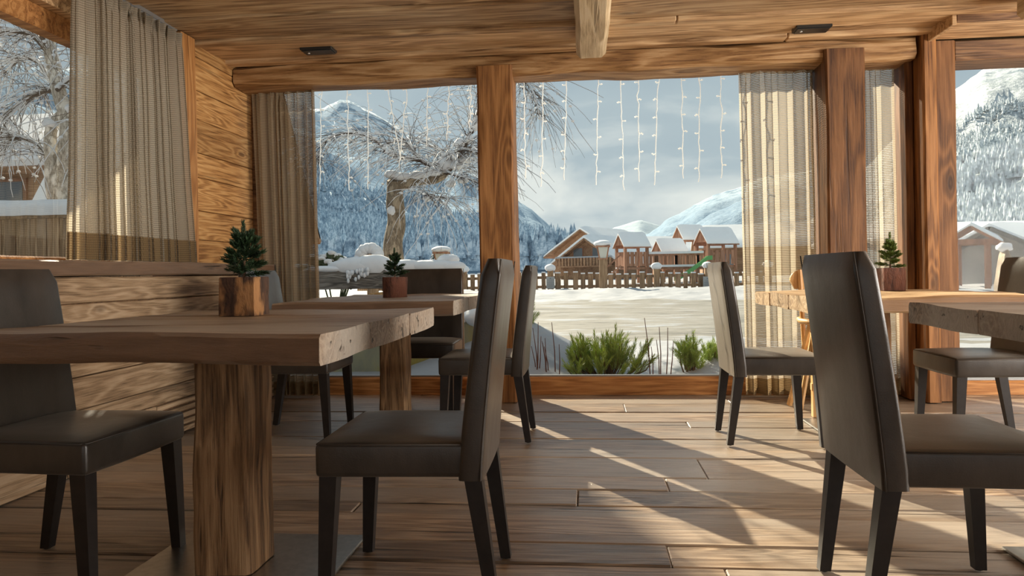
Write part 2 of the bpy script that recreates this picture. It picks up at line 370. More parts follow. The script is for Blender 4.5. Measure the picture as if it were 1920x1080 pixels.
# left wall: boarded breast wall, sill, boarded pier beside the corner
wl = tag(MB().bx(-2.95, -2.478, -3.7, 5.95, 0, .955).bx(-2.95, -2.675, 4.79, 5.95, .955, 2.6).bx(-2.95, -2.74, -3.7, 4.79, 2.36, 2.6).bx(-2.95, -2.66, -3.7, .3, .955, 2.4).build('wall_left', W_DARK),
         'left wall clad with horizontal wooden boards', None, None, 'structure')
zs = [.955, .825, .62, .47, .31, .215, .0]
for i in range(6):
    if i == 5: cuts = [-3.6, 1.2, 3.27, 4.0]
    elif i == 4: cuts = [-3.6, .6, 3.27, 5.7]
    elif i in (3, 2): cuts = [-3.6, 1.0, 3.272, 5.7]
    else: cuts = [-3.6, [.2, 1.4][i], 5.7]
    for a, b in zip(cuts, cuts[1:]): cbox('plank', -2.485, -2.45 + rnd.uniform(-.004, .004), a + .003, b - .003, zs[i + 1] + .003, zs[i] - .002, W_LOW, wl, .005)
for k in range(5): cbox('louvre_slat', -2.48, -2.445, 4.0, 5.7, .012 + k * .042, .04 + k * .042, W_LOW, wl, .004)
zz = 1.035
while zz < 2.55:
    h = rnd.choice((.17, .2, .23, .26)); z1 = min(zz + h, 2.57)
    if 2.57 - z1 < .08: z1 = 2.57
    cbox('plank', -2.69, -2.65 + rnd.uniform(-.003, .003), 4.78, 5.78, zz + .002, z1 - .002, W_WALL, wl, .004); zz = z1
    if zz >= 2.56: break
sill = link('window_sill', hewn(9.2, .30, .075, 60, .004, .008, 3), W_SILL, None, (-2.575, 1.15, .998), (0, 0, radians(90)))
tag(MB().bx(-4.35, 5.6, -4.3, 6.05, 3.0, 3.2).bx(-2.95, 5.3, -3.7, 5.95, 2.9, 3.0).build('roof', W_DARK), 'unseen house roof, overhang added to block sun on the left', None, None, 'structure')  # wide overhang added out of view to keep sun off the left window
tag(sill, 'long thick weathered board forming the sill under the left window', 'sill')
# rename axis: sill mesh runs along its own x
sill.data.materials.clear(); sill.data.materials.append(W_TABLE)
tp = link('timber_post', hewn(1.50, .24, .17, 14, .004, .006, 8), None, None, (-2.71, 4.66, 1.795), (0, radians(-90), radians(90)))
tp.data.materials.append(W_FRAME); tag(tp, 'narrow brown timber post between the left curtain and the boarded pier', 'post')
# left window (in the left wall)
w4 = tag(empty('window_4', (-2.8, 2.4, 1.04)), 'wide window in the left wall above the sill', None, None, 'structure')
for nm, b in (('window_frame', (-.05, .05, -2.1, 2.2, 1.19, 1.33)), ('window_frame', (-.04, .04, -2.1, 2.2, -.02, .025)), ('window_frame', (-.05, .05, -2.2, -2.1, 0, 1.33)), ('window_frame', (-.05, .05, 2.12, 2.2, 0, 1.33))):
    cbox(nm, *b, W_FRAME, w4, .008)
MB().bx(-.006, .006, -2.1, 2.15, .02, 1.2).build('pane', GLASS, w4)
cbox('head_board', .05, .12, -2.1, 2.1, 1.3, 1.5, W_CEIL, w4, .004)
rl = tag(MB().bx(-.012, .012, -1.6, 2.12, -.012, .012).bx(-.012, .012, -1.6, 2.12, -.05, -.038).bx(-.004, .004, -1.6, 2.12, -.05, 0).build('curtain_rail', RAIL, None, (-2.6, 2.4, 2.54)), 'grey metal curtain rail under the ceiling over the left window', 'curtain rail')
# front wall with the big windows
wf = tag(MB().bx(-2.95, 5.3, 5.72, 5.95, 2.47, 2.6).bx(-2.95, 5.3, 5.7, 5.95, -.35, .0).bx(-2.95, -2.62, 5.7, 5.95, 0, 2.6).build('wall_front', W_DARK), 'window wall of timber posts and glass', None, None, 'structure')
def front_window(n, x0, x1, label, thr=.135, top=2.455):
    e_ = tag(empty('window_%d' % n, ((x0 + x1) / 2, 5.78, 0)), label, None, None, 'structure'); h = (x1 - x0) / 2
    cbox('window_frame', -h, h, -.06, .06, top, top + .09, W_FRAME, e_, .01)
    cbox('window_frame', -h, -h + .07, -.05, .05, thr, top, W_FRAME, e_, .01)
    cbox('window_frame', h - .07, h, -.05, .05, thr, top, W_FRAME, e_, .01)
    cbox('threshold', -h, h, -.08, .07, -.02, thr, W_FRAME, e_, .012)
    cbox('glazing_bead', -h + .07, h - .07, -.05, -.02, thr, thr + .012, RAIL, e_, .002)
    MB().bx(-h + .06, h - .06, .0, .012, thr - .01, top + .01).build('pane', GLASS, e_)
front_window(1, -2.65, -.72, 'large fixed window left of the central post')
front_window(2, -.62, 1.80, 'large fixed window right of the central post')
front_window(3, 2.62, 5.2, 'large fixed window at the right edge of the room', .10, 2.43)
front_window(5, 1.90, 2.45, 'narrow window behind the right hand curtain strip')
# rest of the room behind the camera: walls with openings made for the fill lamps
wb = tag(MB().bx(-2.95, 5.3, -3.9, -3.7, -.3, .42).bx(-2.95, 5.3, -3.9, -3.7, 2.5, 2.9).bx(-2.95, -1.7, -3.9, -3.7, .42, 2.5).bx(4.1, 5.3, -3.9, -3.7, .42, 2.5).build('wall_back', W_WALL), 'boarded back wall with an opening for the fill lamp', None, None, 'structure')
wr = tag(MB().bx(5.2, 5.4, -3.7, 5.95, -.3, .42).bx(5.2, 5.4, -3.7, 5.95, 2.5, 2.9).bx(5.2, 5.4, -3.7, -.15, .42, 2.5).bx(5.2, 5.4, 3.95, 5.95, .42, 2.5).build('wall_right', W_WALL), 'boarded right wall with an opening for the fill lamp', None, None, 'structure')
# posts and beams
def post(x0, x1, y0, y1, z0, z1, m, seed, label, amp=.008):
    o = link('timber_post', hewn(z1 - z0, y1 - y0, x1 - x0, 16, amp, .014, seed), None, None, ((x0 + x1) / 2, (y0 + y1) / 2, (z0 + z1) / 2), (0, radians(-90), 0))
    o.data.materials.append(m); return tag(o, label, 'post')
W_POSTX = wood('post_wood_hewn', (.075, .026, .008), (.25, .11, .034), (.38, .18, .062), 'X', .8, 4, .6, .5, .8, .15)
W_POSTD = wood('dark_post_wood', (.05, .018, .006), (.155, .066, .021), (.25, .115, .042), 'X', .8, 4, .6, .5, .9, .15)
post(-.775, -.515, 5.335, 5.70, 0, 2.452, W_POSTX, 1, 'thick knotty timber post between the two main windows', .006)
post(1.675, 1.935, 5.335, 5.70, 0, 2.46, W_POSTD, 2, 'thick dark knotty timber post between the two right hand curtains', .006)
post(2.315, 2.41, 5.34, 5.70, 0, 2.55, W_POSTX, 4, 'slim light timber post at the end of the header beam', .003)
post(2.415, 2.56, 5.40, 5.70, 0, 2.50, W_POSTD, 5, 'broad brown timber post left of the right window', .003)
post(2.255, 2.312, 5.48, 5.72, 0, 2.50, W_POSTD, 6, 'narrow set-back timber post beside the right curtain strip', .003)
hb = link('header_beam', hewn(4.95, .30, .165, 70, .013, .03, 11, 5), W_BEAM, None, (-.175, 5.525, 2.468)); tag(hb, 'long rough-hewn header beam over the main windows', 'beam')
cb = link('ceiling_beam', hewn(5.6, .205, .20, 50, .008, .03, 21, 4), None, None, (.055, 2.32, 2.50), (0, 0, radians(90))); cb.data.materials.append(wood('bounce_pale_hewn_wood', (.36, .25, .13), (.62, .48, .29), (.74, .61, .42), 'X', .8, 3, .65, .5, .3, .05))  # pale tone stands in for floor light bounced up onto the beam
tag(cb, 'pale hewn ceiling beam with a rounded end above the central window', 'beam')
cb2 = link('ceiling_beam', hewn(5.2, .22, .20, 50, .008, .03, 24, 4), cb.data.materials[0], None, (2.68, 2.10, 2.50), (0, 0, radians(90)))
tag(cb2, 'pale hewn ceiling beam end in the upper right corner', 'beam')
bx_ = empty('curtain_box', (3.8, 5.2, 2.50)); tag(bx_, 'boxed wooden cornice over the right window', 'cornice')
cbox('front_board', -1.42, 1.42, -.2, -.17, 0, .06, W_DARK, bx_, .004); cbox('bottom_board', -1.42, 1.42, -.17, .18, 0, .025, W_CEIL, bx_, .004); cbox('end_board', -1.45, -1.42, -.2, .15, -.02, .06, W_CEIL, bx_, .004)
hd = cbox('header_board', 2.56, 5.2, 5.42, 5.70, 2.36, 2.50, W_DARK, None, .008); tag(hd, 'dark header board above the right window', 'beam')
def spotlight(x, y, label):
    e_ = tag(empty('ceiling_spotlight', (x, y, CEILZ - .024)), label, 'ceiling light')
    cbox('housing', -.115, .115, -.062, .062, 0, .05, SPOTM, e_, .004); cbox('frame', -.105, .105, -.052, .052, -.006, 0, SPOTM, e_, .002)
    MB().tube([(-.07, .0, -.010), (-.07, .0, 0)], .008, 10).build('bulb', SPOTW, e_)
spotlight(-1.86, 5.08, 'flat black ceiling spotlight panel above the left window')
spotlight(1.52, 5.12, 'flat black ceiling spotlight panel above the right curtain')

# ------------------------------------------------------------------ curtains
def curtain(label, t0, t1, b0, b1, z0, z1, folds, amp, m, seed=0, hem=0, name='curtain'):
    """hanging cloth between plan points t0-t1 at the top (z1) and b0-b1 at the bottom (z0)"""
    r = random.Random(seed); NX = folds * 14; NZ = 26
    t0, t1, b0, b1 = (Vector(p + (0,)) for p in (t0, t1, b0, b1))
    ws = [r.uniform(.4, 1.9) for _ in range(folds)]; tot = sum(ws); acc = 0; ks = []
    for q in ws: ks.append((acc / tot, (acc + q) / tot)); acc += q
    am = [r.uniform(.4, 1.35) for _ in range(folds)]
    def fold(u):
        for k, (a, b) in enumerate(ks):
            if u <= b or k == folds - 1:
                f = (u - a) / (b - a); return am[k] * sin(2 * pi * f), k, f
    nrm = Vector((-(t1 - t0).y, (t1 - t0).x, 0)).normalized(); tan = (t1 - t0).normalized()
    root = empty(name, ((b0 + b1) / 2 + Vector((0, 0, z0)))); tag(root, label, 'curtain')
    org = Vector(root.location)
    def grid(za, zb, nz, nm, mt, push=0, par=None):
        vs = []; fs = []; uv = []
        for j in range(nz + 1):
            z = za + (zb - za) * j / nz; s = (z - z0) / (z1 - z0)
            acc_u = 0; prev = None
            for i in range(NX + 1):
                u = i / NX; f, k, ff = fold(u)
                a_ = amp * (1.12 - .45 * s) * f
                head = max(0, (s - .93) / .07)
                if head > 0: a_ = a_ * (1 - .45 * head) + amp * .5 * head * sin(2 * pi * u * folds * 2)
                p = (b0.lerp(b1, u)).lerp(t0.lerp(t1, u), s) + nrm * (a_ + push) + tan * (amp * .5 * sin(4 * pi * ff) * .5)
                p += nrm * .006 * noise.noise(Vector((u * 9, z * 2.2, seed)))
                p.z = z + (0.006 * noise.noise(Vector((u * 20, seed, 3))) if j == 0 else 0)
                if prev is not None: acc_u += (Vector((p.x, p.y, 0)) - Vector((prev.x, prev.y, 0))).length
                prev = p; vs.append(p - org); uv.append((acc_u, z))
        for j in range(nz):
            for i in range(NX): a = j * (NX + 1) + i; fs.append((a, a + 1, a + NX + 2, a + NX + 1))
        me = D.meshes.new(nm); me.from_pydata([tuple(v) for v in vs], [], fs)
        ul = me.uv_layers.new(name='UVMap')
        for lp in me.loops: ul.data[lp.index].uv = uv[lp.vertex_index]
        me.polygons.foreach_set('use_smooth', [True] * len(me.polygons))
        return link(nm, me, mt, par or root)
    grid(z0, z1, NZ, 'cloth', m)
    if hem: grid(z0 + .002, z0 + hem, 3, 'hem', HEM, -.005); 
    hd_ = grid(z1 - .07, z1, 3, 'heading_tape', m, .004)
    return root
curtain('gathered beige woven curtain at the left window', (-2.575, 3.53), (-2.575, 4.53), (-2.555, 3.44), (-2.555, 4.60), 1.042, 2.51, 19, .040, CURTL, 1, .14)
curtain('brown beige floor length curtain in the left corner of the window wall', (-2.60, 5.60), (-2.09, 5.60), (-2.52, 5.58), (-2.06, 5.58), .02, 2.46, 8, .036, CURTD, 2, .10)
curtain('wide sheer woven curtain left of the dark post', (1.135, 5.60), (1.66, 5.60), (1.15, 5.58), (1.66, 5.58), .02, 2.46, 6, .042, CURT, 3, .12)
curtain('narrow sheer woven curtain right of the dark post', (1.97, 5.62), (2.235, 5.62), (1.98, 5.60), (2.24, 5.60), .02, 2.46, 3, .036, CURT, 4, .12)

# ------------------------------------------------------------------ dining chairs
def chair_meshes():
    M = {}
    # seat cushion: leather box with a crowned top
    bm = bmesh.new(); bmesh.ops.create_cube(bm, size=1)
    for v in bm.verts: v.co = Vector((v.co.x * .46 + .02, v.co.y * .50, v.co.z * .095 + .4275))
    bmesh.ops.bevel(bm, geom=list(bm.edges), offset=.014, segments=3, profile=.5, affect='EDGES')
    bmesh.ops.subdivide_edges(bm, edges=[e for e in bm.edges if e.calc_length() > .2], cuts=7, use_grid_fill=True)
    for v in bm.verts:
        x, y_, z = v.co
        if z > .44:
            k = max(0, 1 - ((x - .02) / .235) ** 4) * max(0, 1 - (y_ / .252) ** 4); v.co.z += .016 * k
        if z < .39: v.co.z -= .004 * cos(y_ * 6)
        v.co.y *= 1 - .05 * (0.25 - x) / .5
    M['seat'] = bm2me(bm, 'seat', True, 60)
    # backrest: tapering slab that leans back
    secs = []
    for k in range(13):
        s = k / 12; z = .372 + s * (.987 - .372)
        f = -.150 - .078 * s ** 1.25; bk = -.218 - .067 * s ** 1.25; hw = .247 - .010 * s
        if k == 12: f -= .012; bk += .012; hw -= .010
        if k == 0: hw -= .004
        secs.append((z - (.006 if k == 12 else 0) if k != 11 else z, f, bk, hw))
    bm = bmesh.new(); rws = []
    for z, f, bk, hw in secs:
        row = []; r = .014
        pts = []
        for (cx, cy, a0) in ((f - r, hw - r, 0), (bk + r, hw - r, 90), (bk + r, -hw + r, 180), (f - r, -hw + r, 270)):
            for q in (0, 30, 60, 90): an = radians(a0 + q); pts.append((cx + r * cos(an), cy + r * sin(an)))
        out = []
        for i, p in enumerate(pts):
            q = pts[(i + 1) % len(pts)]; out.append(p)
            if i % 4 == 3 and abs(p[1] - q[1]) > .2:
                for t_ in range(1, 6):
                    yy = p[1] + (q[1] - p[1]) * t_ / 6; bow = (.010 if p[0] > (f + bk) / 2 else .004) * (1 - (yy / hw) ** 2)
                    out.append((p[0] - bow if p[0] > (f + bk) / 2 else p[0] - bow, yy))
        rws.append([bm.verts.new((a, b, z)) for a, b in out])
    n = len(rws[0])
    for a, b in zip(rws, rws[1:]):
        for i in range(n): bm.faces.new((a[i], a[(i + 1) % n], b[(i + 1) % n], b[i]))
    bm.faces.new(rws[0][::-1]); bm.faces.new(rws[-1])
    M['backrest'] = bm2me(bm, 'backrest', True, 50)
    # seams
    def ring(pts, r): return MB().tube([Vector(p) for p in pts], r, 5)
    M['seat_piping'] = ring([(-.16, -.2385, .471), (.23, -.2485, .471), (.2475, -.236, .471), (.2475, .236, .471), (.23, .2485, .471), (-.16, .2385, .471)], .0022).me('seat_piping', True)
    for s in (-1, 1):
        M['back_piping%d' % s] = ring([(-.2175 - .067 * q ** 1.25 + .006, s * (.2445 - .010 * q), .372 + q * .607) for q in [i / 12 for i in range(13)]], .0022).me('back_piping', True)
    def leg(x0, y0, x1, y1, top, bot):
        m_ = MB(); vs = []
        for (cx, cy, z, h) in ((x1, y1, .004, bot), (x0, y0, .40, top)):
            vs += [(cx - h, cy - h, z), (cx + h, cy - h, z), (cx + h, cy + h, z), (cx - h, cy + h, z)]
        m_.add(vs, [(3, 2, 1, 0), (4, 5, 6, 7)] + [(i, (i + 1) % 4, 4 + (i + 1) % 4, 4 + i) for i in range(4)])
        return m_.me('leg')
    def glide(x, y_): return MB().tube([(x, y_, 0), (x, y_, .008)], .011, 8).me('glide')
    for i, (x0, y0, x1, y1) in enumerate(((.215, .215, .235, .222), (.215, -.215, .235, -.222), (-.185, .20, -.238, .185), (-.185, -.20, -.238, -.185))):
        M['leg%d' % i] = leg(x0, y0, x1, y1, .025, .0165); M['glide%d' % i] = glide(x1, y1)
    return M
CH = chair_meshes()
def chair(x, y_, rz, label):
    root = tag(empty('dining_chair', (x, y_, 0), rz), label, 'chair', 'dark leather dining chairs')
    s = link('seat', CH['seat'], LEATHER, root); link('piping', CH['seat_piping'], STITCH, s)
    b = link('backrest', CH['backrest'], LEATHER, root)
    for k in (-1, 1): link('piping', CH['back_piping%d' % k], STITCH, b)
    for i in range(4):
        l = link('leg', CH['leg%d' % i], BLACKLEG, root); link('glide', CH['glide%d' % i], GLIDE, l)
    return root
chair(-1.67, 2.235, radians(-2), 'dark leather chair cut by the left edge, facing the front left table')
chair(-.515, 2.245, radians(181), 'dark leather chair in the centre foreground, at the right end of the front table')
chair(-1.735, 4.35, radians(1), 'dark leather chair between the left wall and the table under the left window')
chair(-1.14, 5.13, radians(-90), 'dark leather chair facing the camera behind the table with the small red bark pot')
chair(-.575, 4.28, radians(180), 'dark leather chair just behind the central foreground chair, at the middle table')
chair(.985, 4.245, radians(0), 'dark leather chair standing sideways before the right side of the central window')
chair(.955, 2.20, radians(0), 'large dark leather chair in the right foreground with its back to the camera side')
chair(2.075, 4.15, radians(180), 'dark leather chair at the far right, facing left towards the light wooden table')

# ------------------------------------------------------------------ tables
def table(x0, x1, y0, y1, m, nb, leg, plate, seed, label, taper=0, lw=.19, legm=W_LEG, amp=.007, plw=.66):
    cx, cy = (x0 + x1) / 2, (y0 + y1) / 2
    root = tag(empty('dining_table', (leg[0], leg[1], 0)), label, 'table')
    r = random.Random(seed); cuts = [y0] + [y0 + (y1 - y0) * (k + r.uniform(-.1, .1)) / nb for k in range(1, nb)] + [y1]
    for k in range(nb):
        a, b = cuts[k], cuts[k + 1]; L = x1 - x0
        me = hewn(L, b - a - .001, .078, 30, amp if k in (0, nb - 1) else amp * .5, .010, seed * 5 + k, 6, 2.2, .25, taper if k == 0 else 0)
        link('tabletop_board', me, m, root, (cx - leg[0] + r.uniform(-.004, .004), (a + b) / 2 - leg[1], .760))
    l = link('leg', hewn(.715, lw, lw, 26, .006, .012, seed + 40, 5, 3, .8), None, root, (0, 0, .367), (0, radians(-90), 0)); l.data.materials.append(legm)
    link('base_plate', bm2me(rbox(plw, plw, .010, .003, 2), 'base_plate'), STEEL, root, (plate[0] - leg[0], plate[1] - leg[1], .006))
    return root
W_LEGX = wood('leg_wood_hewn', (.05, .024, .010), (.24, .135, .062), (.40, .25, .13), 'X', 1.1, 4, .62, .8, .5, .1, crack=.9)
W_LEGO = wood('leg_wood_warm', (.10, .04, .014), (.30, .15, .06), (.42, .24, .11), 'X', 1.1, 4, .62, .6, .5, .1, crack=.6)
table(-1.70, -.64, 1.72, 3.07, W_TABLE, 3, (-1.15, 2.30), (-1.13, 2.26), 1, 'massive weathered wooden table in the left foreground', .12, .185, W_LEGX, .005)
table(-1.70, -.70, 3.87, 5.29, W_TABLE, 3, (-1.19, 4.50), (-1.19, 4.50), 2, 'thick wooden table under the window left of the central post', 0, .165, W_LEGX, .007)
table(1.08, 2.14, 3.78, 4.93, W_TABLE2, 3, (1.58, 4.36), (1.64, 4.42), 3, 'light brown wooden table before the right hand curtains', 0, .17, W_LEGO, .012)
table(1.235, 2.30, 1.60, 3.0, W_TABLE, 3, (1.72, 2.28), (1.68, 2.27), 4, 'grey weathered thick table slab at the right edge of the picture', 0, .185, W_LEGX, .005)

# ------------------------------------------------------------------ potted little firs
def needles(mb, p0, p1, n, ln, r, rad=.0011, up=.35):
    p0 = Vector(p0); p1 = Vector(p1); ax = (p1 - p0).normalized()
    a = ax.cross(Vector((.3, .2, 1))).normalized(); b = ax.cross(a)
    for i in range(n):
        t = i / n; p = p0.lerp(p1, .06 + .94 * t); q = r.uniform(0, 2 * pi)
        d = (a * cos(q) + b * sin(q)) * (.85 - .4 * t * t) + ax * (.75 + .5 * t); d.z += up * .3; d.normalize()
        s = d.cross(ax); s = s.normalized() * rad if s.length > 1e-6 else a * rad
        u = d.cross(s).normalized() * rad
        l = ln * r.uniform(.75, 1.1); m_ = p + d * l * .55
        mb.add([p - s * .6, p + s * .6, m_ - s, m_ + s, m_ + u, p + d * l], [(0, 1, 3, 2), (2, 3, 5), (0, 2, 4), (1, 4, 3), (2, 5, 4), (3, 4, 5), (0, 4, 1)])
def fir(x, y_, z, pw, ph, th, m_pot, m_need, seed, label, square=False, nb=26, sp=1.0):
    r = random.Random(seed); root = tag(empty('potted_fir', (x, y_, z)), label, 'potted plant', 'little firs in bark pots')
    # pot: a piece of log with its bark on
    bm = bmesh.new(); n = 40; prev = None; rws = []
    for j, zz in enumerate((0, .004, .25, .5, .75, .97, 1.0)):
        row = []
        for i in range(n):
            q = 2 * pi * i / n; c, s = cos(q), sin(q)
            k = 1 / max(abs(c), abs(s)) ** .75 if square else 1
            rr = pw / 2 * (k * .93 if square else 1) * (1 + .035 * noise.noise(Vector((c * 2.2 + seed, s * 2.2, zz * 1.5))) + .03 * noise.noise(Vector((c * 9, s * 9 + seed, zz * 2))))
            if j in (0, 6): rr *= .965
            row.append(bm.verts.new((rr * c, rr * s, zz * ph)))
        rws.append(row)
    for a, b in zip(rws, rws[1:]):
        for i in range(n): bm.faces.new((a[i], a[(i + 1) % n], b[(i + 1) % n], b[i]))
    bm.faces.new(rws[0][::-1])
    inner = [bm.verts.new((v.co.x * .82, v.co.y * .82, ph - .002)) for v in rws[-1]]
    for i in range(n): bm.faces.new((rws[-1][i], rws[-1][(i + 1) % n], inner[(i + 1) % n], inner[i]))
    link('pot', bm2me(bm, 'pot', True, 50), m_pot, root)
    MB().tube([(0, 0, ph - .015), (0, 0, ph - .003)], pw * .42, 24).build('pot_filling', SOIL, root)
    top = ph + th
    MB().tube([(0, 0, ph - .01), (.002, 0, ph + th * .5), (0, .001, top - .01)], [.006, .004, .0015], 6).build('trunk', STEMB, root)
    mb = MB(); needles(mb, (0, 0, ph + th * .55), (0, 0, top), 150, th * .11, r, .0016)
    mb.build('top_shoot', m_need, root)
    for k in range(nb):
        t = (k + .5) / nb; zb = ph + th * (.02 + .68 * t); q = k * 2.399 + r.uniform(-.3, .3)
        ln = th * (.52 - .30 * t) * r.uniform(.8, 1.1) * sp; el = radians(12 + 38 * t + r.uniform(-10, 10))
        d = Vector((cos(q) * cos(el), sin(q) * cos(el), sin(el))); p0 = Vector((0, 0, zb)); p1 = p0 + d * ln
        mb = MB(); mb.tube([p0, p1], [.0025, .001], 4); needles(mb, p0, p1, 85, th * .12, r, .0016)
        for sgn in (-1, 1):
            s0 = p0.lerp(p1, r.uniform(.35, .5)); d2 = Matrix.Rotation(sgn * r.uniform(.5, .8), 3, 'Z') @ d; s1 = s0 + d2 * ln * .5
            mb.tube([s0, s1], [.0015, .0008], 4); needles(mb, s0, s1, 42, th * .11, r, .0016)
        mb.build('branch', m_need, root)
    return root
fir(-1.275, 2.66, .799, .155, .143, .20, BARK1, NEED_IN, 1, 'little dark fir in a square peeled bark log pot on the foreground table', True, 26, 1.05)
fir(-1.21, 4.60, .799, .155, .128, .175, BARK2, NEED_IN, 2, 'little fir in a round red bark pot on the table under the window', False, 20, .9)
fir(1.80, 4.62, .799, .145, .135, .20, BARK2, plain('fresh_fir_needles', (.10, .15, .03), .5, .4, 0, 20, .4), 3, 'little bright green fir in a dark pot on the light wooden table', True, 18, .72)

# ------------------------------------------------------------------ wooden high chair behind the light table
hc = tag(empty('high_chair', (1.60, 5.03, 0)), 'beech wood child high chair behind the light wooden table', 'high chair')
for s in (-1, 1):
    MB().box((s * .175, -.17, .33), (.036, .045, .66)).build('front_leg', W_HIGH, hc)
    MB().tube([(s * .175, -.14, .62), (s * .235, .20, .012)], .021, 6).build('rear_leg', W_HIGH, hc)
    MB().tube([(s * .18, -.16, .50), (s * .285, -.21, .01)], .017, 6).build('brace', W_HIGH, hc)
    MB().tube([(s * .17, .06, .40), (s * .175, .13, .93)], .016, 6).build('back_post', W_HIGH, hc)
MB().bx(-.16, .16, -.16, .12, .42, .445).build('seat', W_HIGH, hc)
MB().tube([(-.19, .1, .60), (-.235, -.1, .60), (-.2, -.20, .60), (0, -.225, .60), (.2, -.20, .60), (.235, -.1, .60), (.19, .1, .60)], .018, 8).build('arm_ring', W_HIGH, hc, smooth=True, ang=50)
pts = [(-.205, .135, .80)] + [(-.16 + -.075 * cos(q), .135, .86 + .07 * sin(q)) for q in [pi * i / 12 for i in range(0, 7)]] + [(.16 + .075 * sin(q), .135, .86 + .07 * cos(q)) for q in [pi / 2 * i / 6 for i in range(7)]] + [(.205, .135, .80)]
MB().prism(pts, (0, .022, 0)).build('backrest', W_HIGH, hc)
MB().bx(-.2, .2, -.19, -.16, .17, .21).build('foot_rest', W_HIGH, hc)

# ================================================================== outside
def lerpf(x, tab):
    if x <= tab[0][0]: return tab[0][1]
    for (a, b), (c, d) in zip(tab, tab[1:]):
        if x <= c: f = (x - a) / (c - a); return b + (d - b) * f
    return tab[-1][1]
GT = [(5.9, -.45), (6.4, -.22), (9, -.06), (12, .0), (20, .06), (22, .10), (27, .26), (30, .20), (60, .3), (150, .6)]
def gz(x, y_):
    z = lerpf(y_, GT) if y_ > 5.9 else -.45
    if y_ > 5.9:
        if not 10.2 < y_ < 21.5: z += .05 * noise.noise(Vector((x * .9, y_ * .9, 0))) + .03 * noise.noise(Vector((x * 2.6, y_ * 2.6, 4)))
        z += .52 * math.exp(-((x + 1.0) / .75) ** 2 - ((y_ - 8.6) / 1.1) ** 2)
        z += .34 * math.exp(-((x - 1.6) / .5) ** 2 - ((y_ - 8.0) / .5) ** 2)
        if x < -1.2: z += .42 * min(1, (-1.2 - x) / .8) * max(0, 1 - abs(y_ - 10.3) / 2.2)
        if 21 < y_ < 29.5: z += .16 * abs(noise.noise(Vector((x * .55, y_ * .5, 9)))) + .05 * noise.noise(Vector((x * 2, y_ * 2, 2)))
    return z
def axis(a): 
    out = [a[0][0]]
    for (p, st), (q, _) in zip(a, a[1:]):
        n = max(1, round((q - p) / st)); out += [p + (q - p) * (i + 1) / n for i in range(n)]
    return out
xs = axis([(-90, 6), (-14, .5), (-5, .16), (4, .3), (16, 1.5), (40, 8), (110, 1)])
ys = axis([(-45, 10), (5, .3), (6, .16), (11, .3), (21, .3), (31, 1.5), (60, 8), (160, 1)])
vs = [(x, y_, gz(x, y_)) for y_ in ys for x in xs]; nx = len(xs)
me = D.meshes.new('ground'); me.from_pydata(vs, [], [(j * nx + i, j * nx + i + 1, (j + 1) * nx + i + 1, (j + 1) * nx + i) for j in range(len(ys) - 1) for i in range(nx - 1)])
me.polygons.foreach_set('use_smooth', [True] * len(me.polygons))
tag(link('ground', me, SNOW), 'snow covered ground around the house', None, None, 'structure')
def road_mat():
    m, t, b, o = mat('slushy_road'); tc = nd(t, 'ShaderNodeTexCoord')
    v = mapping(t, tc.outputs['Object'], (.5, 1, 1))
    n = noise_(t, v, 1.1, 6, .65, .4); n2 = noise_(t, mapping(t, tc.outputs['Object'], (.35, 1, 1)), 6, 4, .6)
    c = ramp(t, math_(t, 'ADD', math_(t, 'MULTIPLY', n, .7), math_(t, 'MULTIPLY', n2, .3)), [(.36, (.12, .115, .10)), (.46, (.235, .22, .185)), (.54, (.28, .265, .235)), (.60, SNOWC)])
    t.links.new(c, b.inputs['Base Color']); b.inputs['Roughness'].default_value = .45
    bump(t, b, math_(t, 'ADD', n, n2), .8, .05); return m
vs = []; fs = []; RX = axis([(-70, 4), (-10, .8), (20, 4), (90, 1)]); RN = 14
for i, x in enumerate(RX):
    a = 10.0 + .35 * noise.noise(Vector((x * .35, 1, 0))) + (1.0 if x < -1 else 0); b = 21.8 + .7 * noise.noise(Vector((x * .3, 5, 0)))
    for j in range(RN + 1): y_ = a + (b - a) * j / RN; vs.append((x, y_, gz(x, y_) + .02 if 0 < j < RN else gz(x, y_) - .02))
for i in range(len(RX) - 1):
    for j in range(RN): a = i * (RN + 1) + j; fs.append((a, a + RN + 1, a + RN + 2, a + 1))
me = D.meshes.new('road'); me.from_pydata(vs, [], fs); me.polygons.foreach_set('use_smooth', [True] * len(fs))
tag(link('road', me, road_mat()), 'slushy brown grey road across the view', None, None, 'structure')

